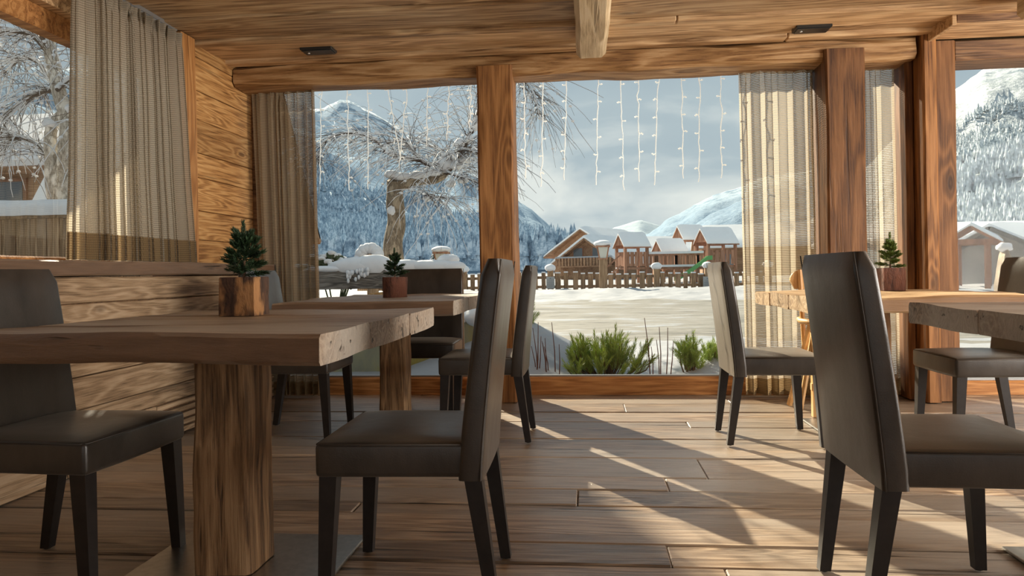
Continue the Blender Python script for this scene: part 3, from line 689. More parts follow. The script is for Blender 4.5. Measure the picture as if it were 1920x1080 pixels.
# ---- mountains: distance haze is painted into their bluish base colours
def mountain_mat(name, forest, frost, snow, rock, zf, zs, sc=1.0):
    m, t, b, o = mat(name); tc = nd(t, 'ShaderNodeTexCoord'); v = tc.outputs['Object']
    sp = nd(t, 'ShaderNodeSeparateXYZ'); t.links.new(v, sp.inputs[0])
    fine = noise_(t, v, .09 * sc, 4, .75); mid = noise_(t, v, .016 * sc, 5, .62); big = noise_(t, v, .0042 * sc, 5, .6)
    fc = mixc(t, ramp(t, math_(t, 'ADD', math_(t, 'MULTIPLY', fine, .6), math_(t, 'MULTIPLY', mid, .4)), [(.40, (0, 0, 0)), (.62, (1, 1, 1))]), forest, frost)
    fc = mixc(t, ramp(t, big, [(.67, (0, 0, 0)), (.71, (1, 1, 1))]), fc, snow)
    hi = mixc(t, ramp(t, math_(t, 'ADD', math_(t, 'MULTIPLY', fine, .35), math_(t, 'MULTIPLY', mid, .65)), [(.47, (0, 0, 0)), (.56, (1, 1, 1))]), snow, rock)
    h = nd(t, 'ShaderNodeMapRange'); h.inputs[1].default_value = zf; h.inputs[2].default_value = zs
    t.links.new(math_(t, 'ADD', sp.outputs[2], math_(t, 'MULTIPLY', math_(t, 'SUBTRACT', mid, .5), (zs - zf) * 2.2)), h.inputs[0])
    t.links.new(mixc(t, h.outputs[0], fc, hi), b.inputs['Base Color'])
    b.inputs['Roughness'].default_value = .95; b.inputs['Specular IOR Level'].default_value = 0
    bump(t, b, math_(t, 'ADD', fine, mid), .5, 12); return m
MSURF = {}
def mountain(key, pts, Df, Dr, p, amp, m, label, seed, zf=0, rows=34, step=7, jag=1.5):
    cols = []
    px = pts[0][0]
    while px <= pts[-1][0]:
        py = lerpf(px, pts) + jag * noise.noise(Vector((px * .07, seed, 0))) * 1.5 + jag * .6 * noise.noise(Vector((px * .25, seed, 7)))
        cols.append((px, py)); px += step
    vs = []; fs = []
    def pos(px, py, t):
        r = at(px, py, Dr)
        if t > 1: q = r + Vector((0, (t - 1) * Dr * .6, -(t - 1) * r.z * 2.2)); return q
        Y = Df + (Dr - Df) * t; f = at(px, py, Y); z = zf + (r.z - zf) * t ** p
        w_ = amp * min(1, max(0, r.z) / 350) * sin(pi * min(1, t)) * (noise.noise(Vector((f.x, Y, seed * 50)) * (3.2 / (Dr * .35))) + .5 * noise.noise(Vector((f.x, Y, seed * 50)) * (9 / (Dr * .35))) + .25 * noise.noise(Vector((f.x, Y, seed)) * (24 / (Dr * .35))))
        return Vector((f.x, Y, z + w_))
    ts = [i / rows for i in range(rows + 1)] + [1.15, 1.4]
    for px, py in cols:
        for t in ts: vs.append(tuple(pos(px, py, t)))
    n = len(ts)
    for i in range(len(cols) - 1):
        for j in range(n - 1): a = i * n + j; fs.append((a, a + n, a + n + 1, a + 1))
    me = D.meshes.new('mountain'); me.from_pydata(vs, [], fs); me.polygons.foreach_set('use_smooth', [True] * len(fs))
    o = tag(link('mountain', me, m), label, 'mountain'); MSURF[key] = (pts, pos)
    return o
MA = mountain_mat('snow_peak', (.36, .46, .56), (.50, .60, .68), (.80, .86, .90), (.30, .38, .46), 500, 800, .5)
MBm = mountain_mat('hazy_frosted_forest', (.24, .33, .43), (.42, .53, .63), (.70, .78, .84), (.30, .38, .46), 900, 1300, .9)  # haze put into the forest tones, on top of the frost
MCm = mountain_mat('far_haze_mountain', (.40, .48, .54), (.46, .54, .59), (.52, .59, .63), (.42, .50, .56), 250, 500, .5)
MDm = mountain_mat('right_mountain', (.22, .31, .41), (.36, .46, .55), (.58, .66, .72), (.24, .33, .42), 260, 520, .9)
MFm = mountain_mat('haze_blue_spur', (.20, .28, .37), (.32, .41, .50), (.50, .58, .64), (.24, .33, .42), 400, 700, .9)
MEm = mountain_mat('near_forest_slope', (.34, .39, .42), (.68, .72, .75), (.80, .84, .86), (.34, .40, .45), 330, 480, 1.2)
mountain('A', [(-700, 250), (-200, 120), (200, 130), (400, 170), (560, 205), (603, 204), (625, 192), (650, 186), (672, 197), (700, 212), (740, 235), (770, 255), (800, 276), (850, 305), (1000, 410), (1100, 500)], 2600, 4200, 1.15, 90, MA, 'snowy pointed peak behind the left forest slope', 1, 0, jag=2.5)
mountain('B', [(-900, 60), (-300, 70), (0, 120), (300, 150), (560, 190), (640, 243), (720, 270), (800, 300), (870, 325), (930, 350), (975, 379), (1000, 395), (1040, 432), (1075, 470), (1095, 495), (1120, 512)], 190, 2300, 1.35, 60, MBm, 'frosted forest slope tinted with blue haze left of the central post', 2, 2)
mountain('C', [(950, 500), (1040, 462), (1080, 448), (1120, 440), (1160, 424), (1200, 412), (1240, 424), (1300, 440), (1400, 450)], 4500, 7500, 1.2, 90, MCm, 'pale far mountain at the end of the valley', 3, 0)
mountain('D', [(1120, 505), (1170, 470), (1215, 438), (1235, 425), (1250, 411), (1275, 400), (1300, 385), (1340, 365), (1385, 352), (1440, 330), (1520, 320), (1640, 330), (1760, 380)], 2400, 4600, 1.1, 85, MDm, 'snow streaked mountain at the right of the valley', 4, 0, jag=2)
mountain('F', [(1200, 475), (1240, 455), (1275, 436), (1300, 424), (1330, 402), (1360, 390), (1390, 376), (1450, 352), (1540, 350), (1640, 380), (1740, 440)], 1500, 3000, 1.15, 60, MFm, 'haze-blue forested spur in front of the right mountain', 6, 0, jag=1.5)
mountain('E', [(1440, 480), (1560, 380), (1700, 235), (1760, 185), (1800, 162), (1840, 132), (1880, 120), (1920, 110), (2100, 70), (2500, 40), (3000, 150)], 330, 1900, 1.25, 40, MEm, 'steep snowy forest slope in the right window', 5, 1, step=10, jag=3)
def tm(nm, c0, c1, c2):
    m, t, b, o = mat(nm); tc = nd(t, 'ShaderNodeTexCoord')
    n = noise_(t, tc.outputs['Object'], .35, 4, .8)
    t.links.new(ramp(t, n, [(.38, c0), (.50, c1), (.60, c2)]), b.inputs['Base Color']); b.inputs['Roughness'].default_value = .9; b.inputs['Specular IOR Level'].default_value = 0; return m
TREEM = tm('frosted_conifer', (.20, .25, .28), (.50, .56, .60), (.84, .87, .90)); TREEB = tm('hazy_blue_conifer', (.15, .22, .30), (.32, .42, .52), (.56, .65, .73))  # second set tinted blue for the haze over the left slope
def conifers(key, pxa, pxb, ta, tb, n, h0, h1, seed, label, tmat):
    pts, pos = MSURF[key]; r = random.Random(seed); vs = []; fs = []
    for k in range(n):
        px = r.uniform(pxa, pxb); t = ta + (tb - ta) * r.random() ** 1.5; p = pos(px, lerpf(px, pts), t); h = r.uniform(h0, h1)
        for z0, z1, rr in ((.0, .62, .24), (.35, 1.0, .17)):
            b = len(vs); q0 = r.uniform(0, 6)
            for i in range(6): q = q0 + i * pi / 3; k2 = rr * h * (1 if i % 2 else .72); vs.append((p.x + k2 * cos(q), p.y + k2 * sin(q), p.z + z0 * h - .3))
            vs.append((p.x, p.y, p.z + z1 * h)); fs += [(b + i, b + (i + 1) % 6, b + 6) for i in range(6)]
    me = D.meshes.new('conifer_forest'); me.from_pydata(vs, [], fs)
    tag(link('conifer_forest', me, tmat), label, 'forest', None, 'stuff')
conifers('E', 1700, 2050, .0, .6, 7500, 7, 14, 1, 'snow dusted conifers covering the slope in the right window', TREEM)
conifers('B', 480, 1080, .0, .30, 7000, 6, 12, 2, 'snow dusted conifers tinted with blue haze at the foot of the left slope', TREEB)

# ---- snow-roofed houses
def slab(mb, a, b, c, d, th):
    a, b, c, d = map(Vector, (a, b, c, d)); n = (b - a).cross(d - a).normalized()
    if n.z < 0: n = -n
    mb.add([a, b, c, d, a + n * th, b + n * th, c + n * th, d + n * th], [(0, 3, 2, 1), (4, 5, 6, 7), (0, 1, 5, 4), (1, 2, 6, 5), (2, 3, 7, 6), (3, 0, 4, 7)]); return n
def gable_roof(root, L, W, ze, zr, over, mt, th=.12, snow=.3, x0=0):
    """ridge along local x; eaves at y=+-W/2"""
    k = (zr - ze) / (W / 2); ye = W / 2 + over; zee = ze - k * over; xa, xb = x0 - L / 2 - over, x0 + L / 2 + over
    for s in (-1, 1):
        mb = MB(); n = slab(mb, (xa, 0, zr), (xb, 0, zr), (xb, s * ye, zee), (xa, s * ye, zee), th); r_ = mb.build('roof_slope', mt, root)
        if snow:
            m2 = MB(); nn = 10; vs = []; fs = []
            for i in range(nn + 1):
                for j in range(7):
                    f = j / 6; x = xa + (xb - xa) * i / nn; yy = s * ye * f * 1.01; zz = zr + (zee - zr) * f
                    edge = min(1, min(i, nn - i) * .7 + .55) * (1 if j < 6 else .55)
                    vs.append((x, yy, zz + th + snow * edge * (1 + .15 * noise.noise(Vector((x * .9, yy * .9, L))))))
            m = len(vs)
            for i in range(nn + 1):
                for j in range(7): f = j / 6; vs.append((xa + (xb - xa) * i / nn, s * ye * f, zr + (zee - zr) * f + th * .9))
            idx = lambda i, j, o: o + i * 7 + j
            for i in range(nn):
                for j in range(6):
                    fs.append((idx(i, j, 0), idx(i + 1, j, 0), idx(i + 1, j + 1, 0), idx(i, j + 1, 0)))
                fs.append((idx(i, 6, 0), idx(i + 1, 6, 0), idx(i + 1, 6, m), idx(i, 6, m)))
            for i in (0, nn):
                for j in range(6): fs.append((idx(i, j, 0), idx(i, j + 1, 0), idx(i, j + 1, m), idx(i, j, m)))
            m2.add(vs, fs); m2.build('roof_snow', ROOFSN, r_, smooth=True, ang=50)
WINM = plain('dark_window', (.10, .12, .14), .15, .6)
PALEW = plain('pale_plaster', (.36, .35, .33), .8, .2, 0, 2, .15)
BLUEW = plain('blue_grey_plaster', (.22, .30, .36), .8, .2, 0, 2, .1)
def house(name, loc, rz, L, W, h, rh, over, label, wall=W_CHAL, roofm=W_CHAL, snow=.35, wins=(), balcony=None, base=0, cat='house'):
    root = tag(empty(name, loc, rz), label, cat)
    mb = MB(); mb.prism([(-L / 2, -W / 2, 0), (-L / 2, W / 2, 0), (-L / 2, W / 2, h), (-L / 2, 0, h + rh), (-L / 2, -W / 2, h)], (L, 0, 0)); mb.build('walls', wall, root)
    if base: MB().bx(-L / 2 - .03, L / 2 + .03, -W / 2 - .03, W / 2 + .03, 0, base).build('plinth', PALEW, root)
    gable_roof(root, L, W, h, h + rh, over, roofm, .15, snow)
    for (side, a, b, z0, z1) in wins:      # side 'g' = gable end at -x, 'e' = eaves wall at -y
        f = MB(); p = MB()
        if side == 'g': f.bx(-L / 2 - .06, -L / 2 + .02, a, b, z0, z1); p.bx(-L / 2 - .08, -L / 2, a + .08, b - .08, z0 + .08, z1 - .08)
        else: f.bx(a, b, -W / 2 - .06, -W / 2 + .02, z0, z1); p.bx(a + .08, b - .08, -W / 2 - .08, -W / 2, z0 + .08, z1 - .08)
        q = f.build('window', W_PLAY, root); p.build('pane', WINM, q)
    if balcony:
        z0, z1, dp = balcony; b = MB().bx(-L / 2 - dp, -L / 2, -W / 2 + .1, W / 2 - .1, z0 - .12, z0).build('balcony', W_CHAL, root)
        n = int((W - .2) / .28)
        for i in range(n + 1): MB().bx(-L / 2 - dp - .03, -L / 2 - dp + .03, -W / 2 + .1 + i * (W - .2) / n - .09, -W / 2 + .1 + i * (W - .2) / n + .09, z0, z1).build('slat', W_CHAL, b)
        MB().bx(-L / 2 - dp - .06, -L / 2 - dp + .06, -W / 2, W / 2, z1, z1 + .12).build('rail_snow', SNOW, b)
    return root
def g0(v): return (v.x, v.y, gz(v.x, v.y) - .1)
# chalet with two gables left of the playground, barn roofs behind it
p = at(1105, 500, 62); house('chalet', (p.x + 2.0, 66, .1), radians(62), 9, 5.2, 1.75, 1.75, .7, 'brown wooden chalet with balcony behind the fence, left of the lamp post', wins=(('g', -1.4, -.4, 1.9, 2.9), ('g', .4, 1.4, 1.9, 2.9)), balcony=(1.35, 2.0, .9))
p = at(1098, 500, 75); house('chalet', (p.x + 2.2, 80, .3), radians(62), 10, 7, 2.6, 2.2, .8, 'larger snow roofed chalet rising behind the balcony chalet')
p = at(1265, 470, 90); house('barn', (p.x, 104, .4), radians(8), 13, 9, 2.6, 2.2, .6, 'long barn with a broad snow roof behind the playground')
p = at(1372, 470, 80); house('barn', (p.x + 3, 82, .4), radians(-4), 12, 8, 2.9, 2.0, .6, 'brown barn with snow roof behind the right end of the playground', wins=(('e', -4, -2.6, .9, 2.2), ('e', -1, .4, .9, 2.2)))
# chalet eaves at the left edge of the big window
house('chalet', (-8.42, 16.2, 0), 0, .95, 9.6, 2.1, 7.0, .15, 'wooden chalet gable beside the left curtain, steep snowy roof', snow=.14)
# house, fence and birch seen through the left window
house('mountain_house', (-14.5, 17.0, 0), 0, 8.4, 4.4, 3.35, 1.25, .25, 'low wooden house with a deep snow roof in the left window', wins=(('e', .6, 2.6, 2.0, 3.15), ('e', -3.0, -1.0, 2.0, 3.15)), snow=.3)
sf = tag(empty('board_fence', (-6.6, 8.0, 0)), 'brown board fence with a thick snow cap in the left window', 'fence')
r = random.Random(3)
x = -3.2
while x < 1.9:
    wd = r.uniform(.15, .22); MB().bx(x, x + wd - .012, -.02 + r.uniform(-.006, .006), .02, -.3, 1.68).build('board', W_OUT, sf); x += wd
MB().bx(-3.2, 1.95, .02, .06, 1.3, 1.4).build('rail', W_OUT, sf); MB().bx(-3.2, 1.95, -.08, .09, 1.66, 1.71).build('cap_board', W_OUT, sf)
mb = MB(); n = 30; vs = []; fs = []
for i in range(n + 1):
    x = -3.22 + 5.2 * i / n; d = .17 + .02 * noise.noise(Vector((x * 2, 0, 1)))
    for (yy, zz) in ((-.13, 1.69 + .02 * noise.noise(Vector((x * 5, 2, 0)))), (-.15, 1.78), (-.09, 1.71 + d * .95), (.03, 1.71 + d), (.13, 1.79), (.12, 1.7)): vs.append((x, yy, zz))
for i in range(n):
    for j in range(6): fs.append((i * 6 + j, i * 6 + (j + 1) % 6, (i + 1) * 6 + (j + 1) % 6, (i + 1) * 6 + j))
fs += [tuple(range(6)), tuple(range(n * 6, n * 6 + 6))]
mb.add(vs, fs); mb.build('snow_cap', SNOWS, sf, smooth=True, ang=60)
# pavilion, red fence, blue house and stone roofs in the right window
pv = tag(empty('pavilion', (12.35, 25.2, .1), radians(62)), 'small wooden gateway with snowy gable roof in the right window', 'pavilion')
for sx in (-.95, .95):
    for sy in (-.42, .42): MB().bx(sx - .08, sx + .08, sy - .08, sy + .08, 0, 1.62).build('pillar', W_PLAY, pv)
    MB().bx(sx - .07, sx + .07, -.75, .75, 1.5, 1.66).build('cross_beam', W_PLAY, pv)
gable_roof(pv, 2.1, 1.25, 1.62, 2.02, .2, W_PLAY, .05, .13)
bh = house('blue_house', (17.5, 36, .2), radians(4), 11, 6, 1.75, .55, .4, 'pale blue house behind the gateway in the right window', BLUEW, PALEW, .3, wins=(('e', -3.2, -2.2, .7, 1.5), ('e', -.6, .4, .7, 1.5)))
house('stone_hut', (15.6, 27.5, .1), radians(30), 4.2, 3.2, 1.25, .75, .45, 'stone hut with slabbed snowy roof at the right edge of the view', PALEW, W_GREY, .16, cat='hut')
house('stone_hut', (23.5, 27, .2), radians(75), 6.5, 6, 1.9, 1.4, .4, 'larger snow roofed hut at the far right edge', PALEW, W_GREY, .3, cat='hut')
gp = at(1850, 480, 9.5)
st = tag(empty('stone_post', (gp.x + .15, 9.4, 0)), 'rounded stone post with a snow cap outside the right window', 'post')
MB().add([(x * .5 * (1 if z < .9 else .55), y_ * .7, z) for y_ in (-.1, .1) for (x, z) in ((-.17, -.3), (.17, -.3), (.18, .7), (.12, 1.05), (0, 1.14), (-.12, 1.05), (-.18, .7))], [tuple(range(7)), tuple(range(13, 6, -1))] + [(i, (i + 1) % 7, 7 + (i + 1) % 7, 7 + i) for i in range(7)]).build('stone', TRUNK, st)
MB().blob((0, 0, 1.15), (.09, .08, .055), 12, 8, .3, 3).build('snow_cap', SNOWS, st, smooth=True)

# ---- picket fence along the road
pf = tag(empty('picket_fence', (0, 30, .12)), 'long wooden picket fence along the far side of the road', 'fence'); r = random.Random(8)
pk = [860, 873, 886, 985, 1003, 1019, 1046, 1061, 1079, 1093, 1107, 1120, 1145, 1160, 1174.5, 1188, 1204, 1218, 1242, 1257, 1271, 1285, 1300, 1314, 1338, 1353, 1367, 1381, 1396, 1411, 1426]
for q in range(12): pk.append(846 - q * 14)
for q in range(3): pk += [900 + q * 14, 944 + q * 14]
for px in pk:
    a = at(px, 512 + r.uniform(-1.5, 3), 30); wd = r.uniform(.16, .23); zt = a.z - .12; t_ = r.uniform(-.03, .03)
    o = MB().prism([(-wd / 2, -.03, -.15), (wd / 2, -.03, -.15), (wd / 2, -.03, zt + t_), (-wd / 2, -.03, zt - t_)], (0, .06, 0)).build('picket', W_OUT, pf, (a.x, 0, 0))
    MB().box((0, 0, zt + .02), (wd * .95, .07, .05)).build('snow_cap', SNOWS, o)
for z in (.18, .56): MB().bx(-9.5, 8, .03, .09, z, z + .11).build('rail', W_OUT, pf)
for px in (1032, 1231, 1327, 870, 1440):
    a = at(px, 505, 30); o = MB().bx(-.12, .12, -.1, .12, -.2, .93).build('fence_post', W_OUT, pf, (a.x, 0, 0))
    MB().blob((0, 0, 1.0), (.22, .2, .15), 12, 8, .15, px).build('snow_cap', SNOWS, o, smooth=True)
PAPER = plain('notice_paper', (.36, .37, .37), .7); INK = plain('notice_print', (.17, .19, .21), .8)
for px, lb in ((1032, 'white notice sheet on the left fence post'), (1327, 'white notice sheet on the right fence post')):
    a = at(px, 530, 29.8); s_ = tag(empty('notice_board', (a.x, 29.86, a.z)), lb, 'notice')
    MB().bx(-.17, .17, -.012, .012, -.24, .24).build('sheet', PAPER, s_)
    mb = MB().bx(-.03, .03, -.016, -.012, .15, .19)
    for k in range(7): wv = (.12, .09, .13, .11, .13, .1, .07)[k]; mb.bx(-wv, wv, -.015, -.012, .1 - k * .045, .108 - k * .045)
    mb.build('print', INK, s_)
# ---- lamp posts
LGL = plain('lantern_glass', (.60, .60, .54), .2, .5)
def lamp(px, Y, ztop, zb, s, label):
    a = at(px, 500, Y); root = tag(empty('lamp_post', (a.x, Y, zb)), label, 'lamp post'); h = ztop - zb
    MB().bx(-.15 * s, .15 * s, -.15 * s, .15 * s, -.2, h - .62 * s).build('post', W_OUT, root)
    L = empty('lantern', (0, 0, h - .62 * s), 0, root)
    def frus(r0, r1, z0, z1): return [(-r0, -r0, z0), (r0, -r0, z0), (r0, r0, z0), (-r0, r0, z0), (-r1, -r1, z1), (r1, -r1, z1), (r1, r1, z1), (-r1, r1, z1)], [(3, 2, 1, 0), (4, 5, 6, 7)] + [(i, (i + 1) % 4, 4 + (i + 1) % 4, 4 + i) for i in range(4)]
    MB().add(*frus(.13 * s, .21 * s, 0, .44 * s)).build('lantern_glass', LGL, L)
    mb = MB()
    for sx in (-1, 1):
        for sy in (-1, 1): mb.tube([(sx * .135 * s, sy * .135 * s, 0), (sx * .215 * s, sy * .215 * s, .45 * s)], .025 * s, 4)
    mb.bx(-.17 * s, .17 * s, -.17 * s, .17 * s, -.03 * s, .02 * s).bx(-.27 * s, .27 * s, -.27 * s, .27 * s, .44 * s, .5 * s); mb.build('lantern_frame', W_PLAY, L)
    MB().blob((0, 0, .58 * s), (.36 * s, .34 * s, .13 * s), 14, 8, .12, 5).build('snow_cap', SNOWS, L, smooth=True)
lamp(1131, 28.6, 2.05, .15, 1.0, 'wooden lantern post with a snow cap in front of the picket fence')
lamp(828, 16, 1.50, .1, .62, 'small lantern with a flat snow cap behind the weathered plank')

# ---- playground: four roofed towers, bridge, stairs, slide
r = random.Random(4)
def tower(px, Y, w_, l_, zd, ze, zr, rz, label, rail=True):
    a = at(px, 500, Y); root = tag(empty('playground_tower', (a.x, Y, .2), rz), label, 'playground', 'roofed wooden playground towers')
    for sx in (-1, 1):
        for sy in (-1, 1): MB().bx(sx * l_ / 2 - .07, sx * l_ / 2 + .07, sy * w_ / 2 - .07, sy * w_ / 2 + .07, 0, ze).build('post', W_PLAY, root)
    MB().bx(-l_ / 2, l_ / 2, -w_ / 2, w_ / 2, zd - .12, zd).build('deck', W_PLAY, root)
    if rail:
        for sy in (-1,):
            n = 5
            for i in range(n): x = -l_ / 2 + l_ * (i + .5) / n; MB().bx(x - .11, x + .11, sy * w_ / 2 - .05, sy * w_ / 2 - .01, zd + .05, zd + .85).build('slat', W_PLAY, root)
            MB().bx(-l_ / 2, l_ / 2, sy * w_ / 2 - .01, sy * w_ / 2 + .04, zd + .6, zd + .72).build('hand_rail', W_PLAY, root)
        for i in range(4): yy = -w_ / 2 + w_ * (i + .5) / 4; MB().bx(-l_ / 2 - .05, -l_ / 2 - .01, yy - .11, yy + .11, zd + .05, zd + .85).build('slat', W_PLAY, root)
    k = MB().prism([(-l_ / 2 - .1, -w_ / 2, ze), (-l_ / 2 - .1, w_ / 2, ze), (-l_ / 2 - .1, 0, zr - .03)], (.06, 0, 0)).build('gable_board', W_PLAY, root)
    gable_roof(root, l_, w_, ze, zr, .16, W_PLAY, .05, .17)
    return root
tower(1185, 42, 1.05, 1.35, .95, 2.18, 2.72, radians(24), 'roofed playground tower with stairs, nearest the chalet')
tower(1256, 45, 1.15, 1.5, .9, 1.82, 2.45, radians(24), 'lowest roofed playground tower, behind the bridge')
tower(1294, 48, 1.15, 1.5, .9, 2.75, 3.42, radians(24), 'tallest roofed playground tower, second from the right', False)
tower(1343, 43, 1.15, 1.75, 1.0, 2.30, 2.95, radians(24), 'rightmost roofed playground tower beside the slide')
a = at(1216, 500, 42.2); b = at(1318, 500, 42.2)
br = tag(empty('footbridge', (a.x, 42.4, .2)), 'wooden playground bridge with snowy rails between the towers', 'playground'); L = b.x - a.x
MB().bx(0, L, -.45, .45, .82, .94).build('deck', W_PLAY, br); MB().bx(0, L, -.56, -.40, .94, 1.06).build('deck_snow', SNOWS, br)
n = 15
for i in range(n): x = L * (i + .5) / n; MB().bx(x - .075, x + .075, -.5, -.46, .95, 1.58).build('slat', W_PLAY, br)
MB().bx(0, L, -.46, -.38, 1.55, 1.67).build('hand_rail', W_PLAY, br); MB().bx(-.3, L, -.56, -.30, 1.67, 1.80).build('rail_snow', SNOWS, br)
for x in (.4, L * .5, L - .3): MB().bx(x - .08, x + .08, -.5, -.34, 0, 1.6).build('post', W_PLAY, br)
a = at(1160, 500, 41.5); stt = tag(empty('playground_stairs', (a.x - .15, 41.0, .2)), 'snowy wooden ladder stairs leaning on the left tower', 'stairs')
for s in (-.3, .3):
    MB().tube([(-1.0, s, .0), (.25, s, 1.05)], .05, 4).build('stringer', W_PLAY, stt); MB().tube([(-1.0, s, .55), (.25, s, 1.65)], .035, 4).build('hand_rail', W_PLAY, stt)
for k in range(5): f = (k + .7) / 5.4; MB().bx(-1.0 + 1.25 * f - .1, -1.0 + 1.25 * f + .1, -.3, .3, 1.05 * f - .03, 1.05 * f + .03).build('step', SNOWS, stt)
GREEN = plain('green_plastic', (.10, .34, .10), .4, .4)
a = at(1326, 500, 41); sd = tag(empty('slide', (a.x, 41, .2)), 'bright green plastic slide beside the right tower', 'slide')
pth = [Vector((-1.75 + 1.75 * t, -.2 * (1 - t), .18 + 1.12 * (t ** 1.25))) for t in [i / 8 for i in range(9)]] + [Vector((.25, 0, 1.31))]
mb = MB(); vs = []; fs = []; cs = [(-.26, .2), (-.22, .2), (-.2, .02), (.2, .02), (.22, .2), (.26, .2), (.24, -.03), (-.24, -.03)]
for p_ in pth: vs += [(p_.x, p_.y + c[0], p_.z + c[1]) for c in cs]
for i in range(len(pth) - 1):
    for j in range(8): fs.append((i * 8 + j, i * 8 + (j + 1) % 8, (i + 1) * 8 + (j + 1) % 8, (i + 1) * 8 + j))
fs += [tuple(range(8)), tuple(range(len(vs) - 8, len(vs)))]
mb.add(vs, fs).build('chute', GREEN, sd); MB().bx(-.95, -.85, -.3, .05, 0, .45).build('support', W_PLAY, sd)

# ---- garden just outside: planter wall, weathered plank, stump, gate post, shrubs
def moss():
    m, t, b, o = mat('mossy_concrete'); tc = nd(t, 'ShaderNodeTexCoord'); n = noise_(t, mapping(t, tc.outputs['Object'], (1, 1, .5)), 3.2, 5, .65)
    t.links.new(ramp(t, n, [(.36, (.20, .21, .16)), (.5, (.25, .26, .17)), (.6, (.27, .23, .05)), (.7, (.11, .12, .05))]), b.inputs['Base Color']); b.inputs['Roughness'].default_value = .9; return m
pw = tag(empty('planter_wall', (-2.2, 8.1, -.3)), 'mossy concrete planter wall heaped with snow below the left window', 'planter')
MB().bx(-1.2, 1.2, -.12, .12, 0, .74).build('wall', moss(), pw)
mb = MB()
for k in range(9): mb.blob((-1.1 + k * .27, .06 * sin(k * 2), .76), (.24, .26, .10 + .04 * sin(k * 1.7)), 10, 6, .25, k)
mb.build('snow_cap', SNOWS, pw, smooth=True)
wp = tag(empty('weathered_plank', (-2.85, 10.0, 0)), 'broad grey weathered plank rail with lumps of snow outside the left window', 'plank')
link('plank', hewn(2.3, .06, .27, 24, .010, .012, 77, 4), W_GREY, wp, (0, 0, .885))
for x in (-1.0, .25): MB().bx(x - .07, x + .07, .03, .17, -.2, .9).build('support', W_OUT, wp)
mb = MB()
for k, (x, rx, h) in enumerate(((-.75, .34, .05), (-.35, .42, .13), (-.1, .30, .16), (.3, .34, .1), (.75, .4, .09), (1.0, .22, .07))): mb.blob((x, .05, 1.02 + h * .35), (rx, .12, h), 12, 7, .2, k + 10)
mb.build('snow_cap', SNOWS, wp, smooth=True)
mb = MB(); r = random.Random(12)
for k in range(22): mb.blob((-.28 + r.uniform(-.15, .15), -.06 - r.uniform(0, .03), 1.02 - abs(r.gauss(0, .08))), (.022, .02, .034), 6, 4, .5, k)
mb.build('hanging_snow', SNOWS, wp, smooth=True)
a = at(841, 500, 10.4); gpst = tag(empty('gate_post', (a.x, 10.4, 0)), 'split grey wooden post with a snow cap beside the weathered plank', 'post')
MB().tube([(0, 0, -.3), (.01, 0, .5), (0, 0, 1.1)], [.125, .12, .115], 10).build('post', W_GREY, gpst, smooth=True, ang=40); MB().blob((0, 0, 1.14), (.16, .15, .085), 12, 8, .15, 2).build('snow_cap', SNOWS, gpst, smooth=True)
a = at(690, 475, 11.2); sp_ = tag(empty('snowy_stump', (a.x, 11.2, 0)), 'short stump wrapped in a curl of snow left of the old birch', 'stump')
MB().tube([(.06, 0, -.2), (.07, 0, .9), (.075, 0, 1.27)], [.10, .09, .085], 8).build('stump', W_OUT, sp_)
mb = MB()
for q in range(9): an = radians(200 - q * 25); mb.blob((.03 + .15 * cos(an), -.02, 1.19 + .17 * sin(an)), (.10, .11, .09), 8, 6, .2, q)
mb.build('snow_cap', SNOWS, sp_, smooth=True)
LOG = plain('orange_log_ends', (.40, .22, .08), .7, .3, 0, 9, .5)  # one noisy orange for the whole log
a = at(703, 545, 9.6); lg = tag(empty('log_pile', (a.x, 9.6, 0)), 'small stack of orange cut logs under the weathered plank', 'logs')
for k, (x, z) in enumerate(((-.06, .58), (.03, .57), (.11, .6), (-.02, .66), (.07, .67))): MB().tube([(x, -.15, z), (x, .15, z)], .046, 8).build('log', LOG, lg)
MB().bx(-.16, .2, -.12, .12, -.2, .52).build('log_support', W_OUT, lg)

def shrub(x, y_, z, w_, h, n, seed, label, frost=False):
    r = random.Random(seed); root = tag(empty('pine_shrub', (x, y_, z)), label, 'shrub')
    st = MB()
    for k in range(n):
        q = r.uniform(0, 2 * pi); rr = w_ / 2 * sqrt(r.random()); bx0 = rr * cos(q); by0 = rr * sin(q) * .55
        hh = h * r.uniform(.4, 1.0) * (1 - .35 * (rr / (w_ / 2)) ** 2); p0 = Vector((bx0 * .35, by0 * .35, 0)); p1 = Vector((bx0 * .85, by0 * .85, hh * .5)); p2 = Vector((bx0, by0, hh))
        st.tube([p0, p1, p2], [.009, .006, .003], 4)
        mb = MB(); needles(mb, p1.lerp(p0, .35), p2, 120, .065, r, .0019, .5)
        for s in range(3):
            b0 = p1.lerp(p2, r.uniform(0, .5)); qq = r.uniform(0, 6.28); b1 = b0 + Vector((cos(qq) * .09, sin(qq) * .09, r.uniform(.08, .16)))
            needles(mb, b0, b1, 45, .055, r, .0018, .5)
        mb.build('branch', NEED_OUT, root)
    st.build('stems', STEMB, root)
a = at(1137, 700, 7.6); shrub(a.x, 7.6, -.17, .98, .56, 62, 1, 'wide bright green pine shrub in the snow below the central window')
a = at(1293, 700, 7.7); shrub(a.x, 7.7, -.17, .28, .56, 18, 2, 'narrow green pine shrub left of the sideways chair')
a = at(1345, 700, 7.8); shrub(a.x, 7.8, -.17, .30, .48, 18, 3, 'small green pine shrub partly behind the sideways chair')
a = at(992, 600, 8.6); shrub(a.x, 8.6, .20, .24, .42, 8, 4, 'small snow-buried pine shrub beside the central post')
r = random.Random(21)
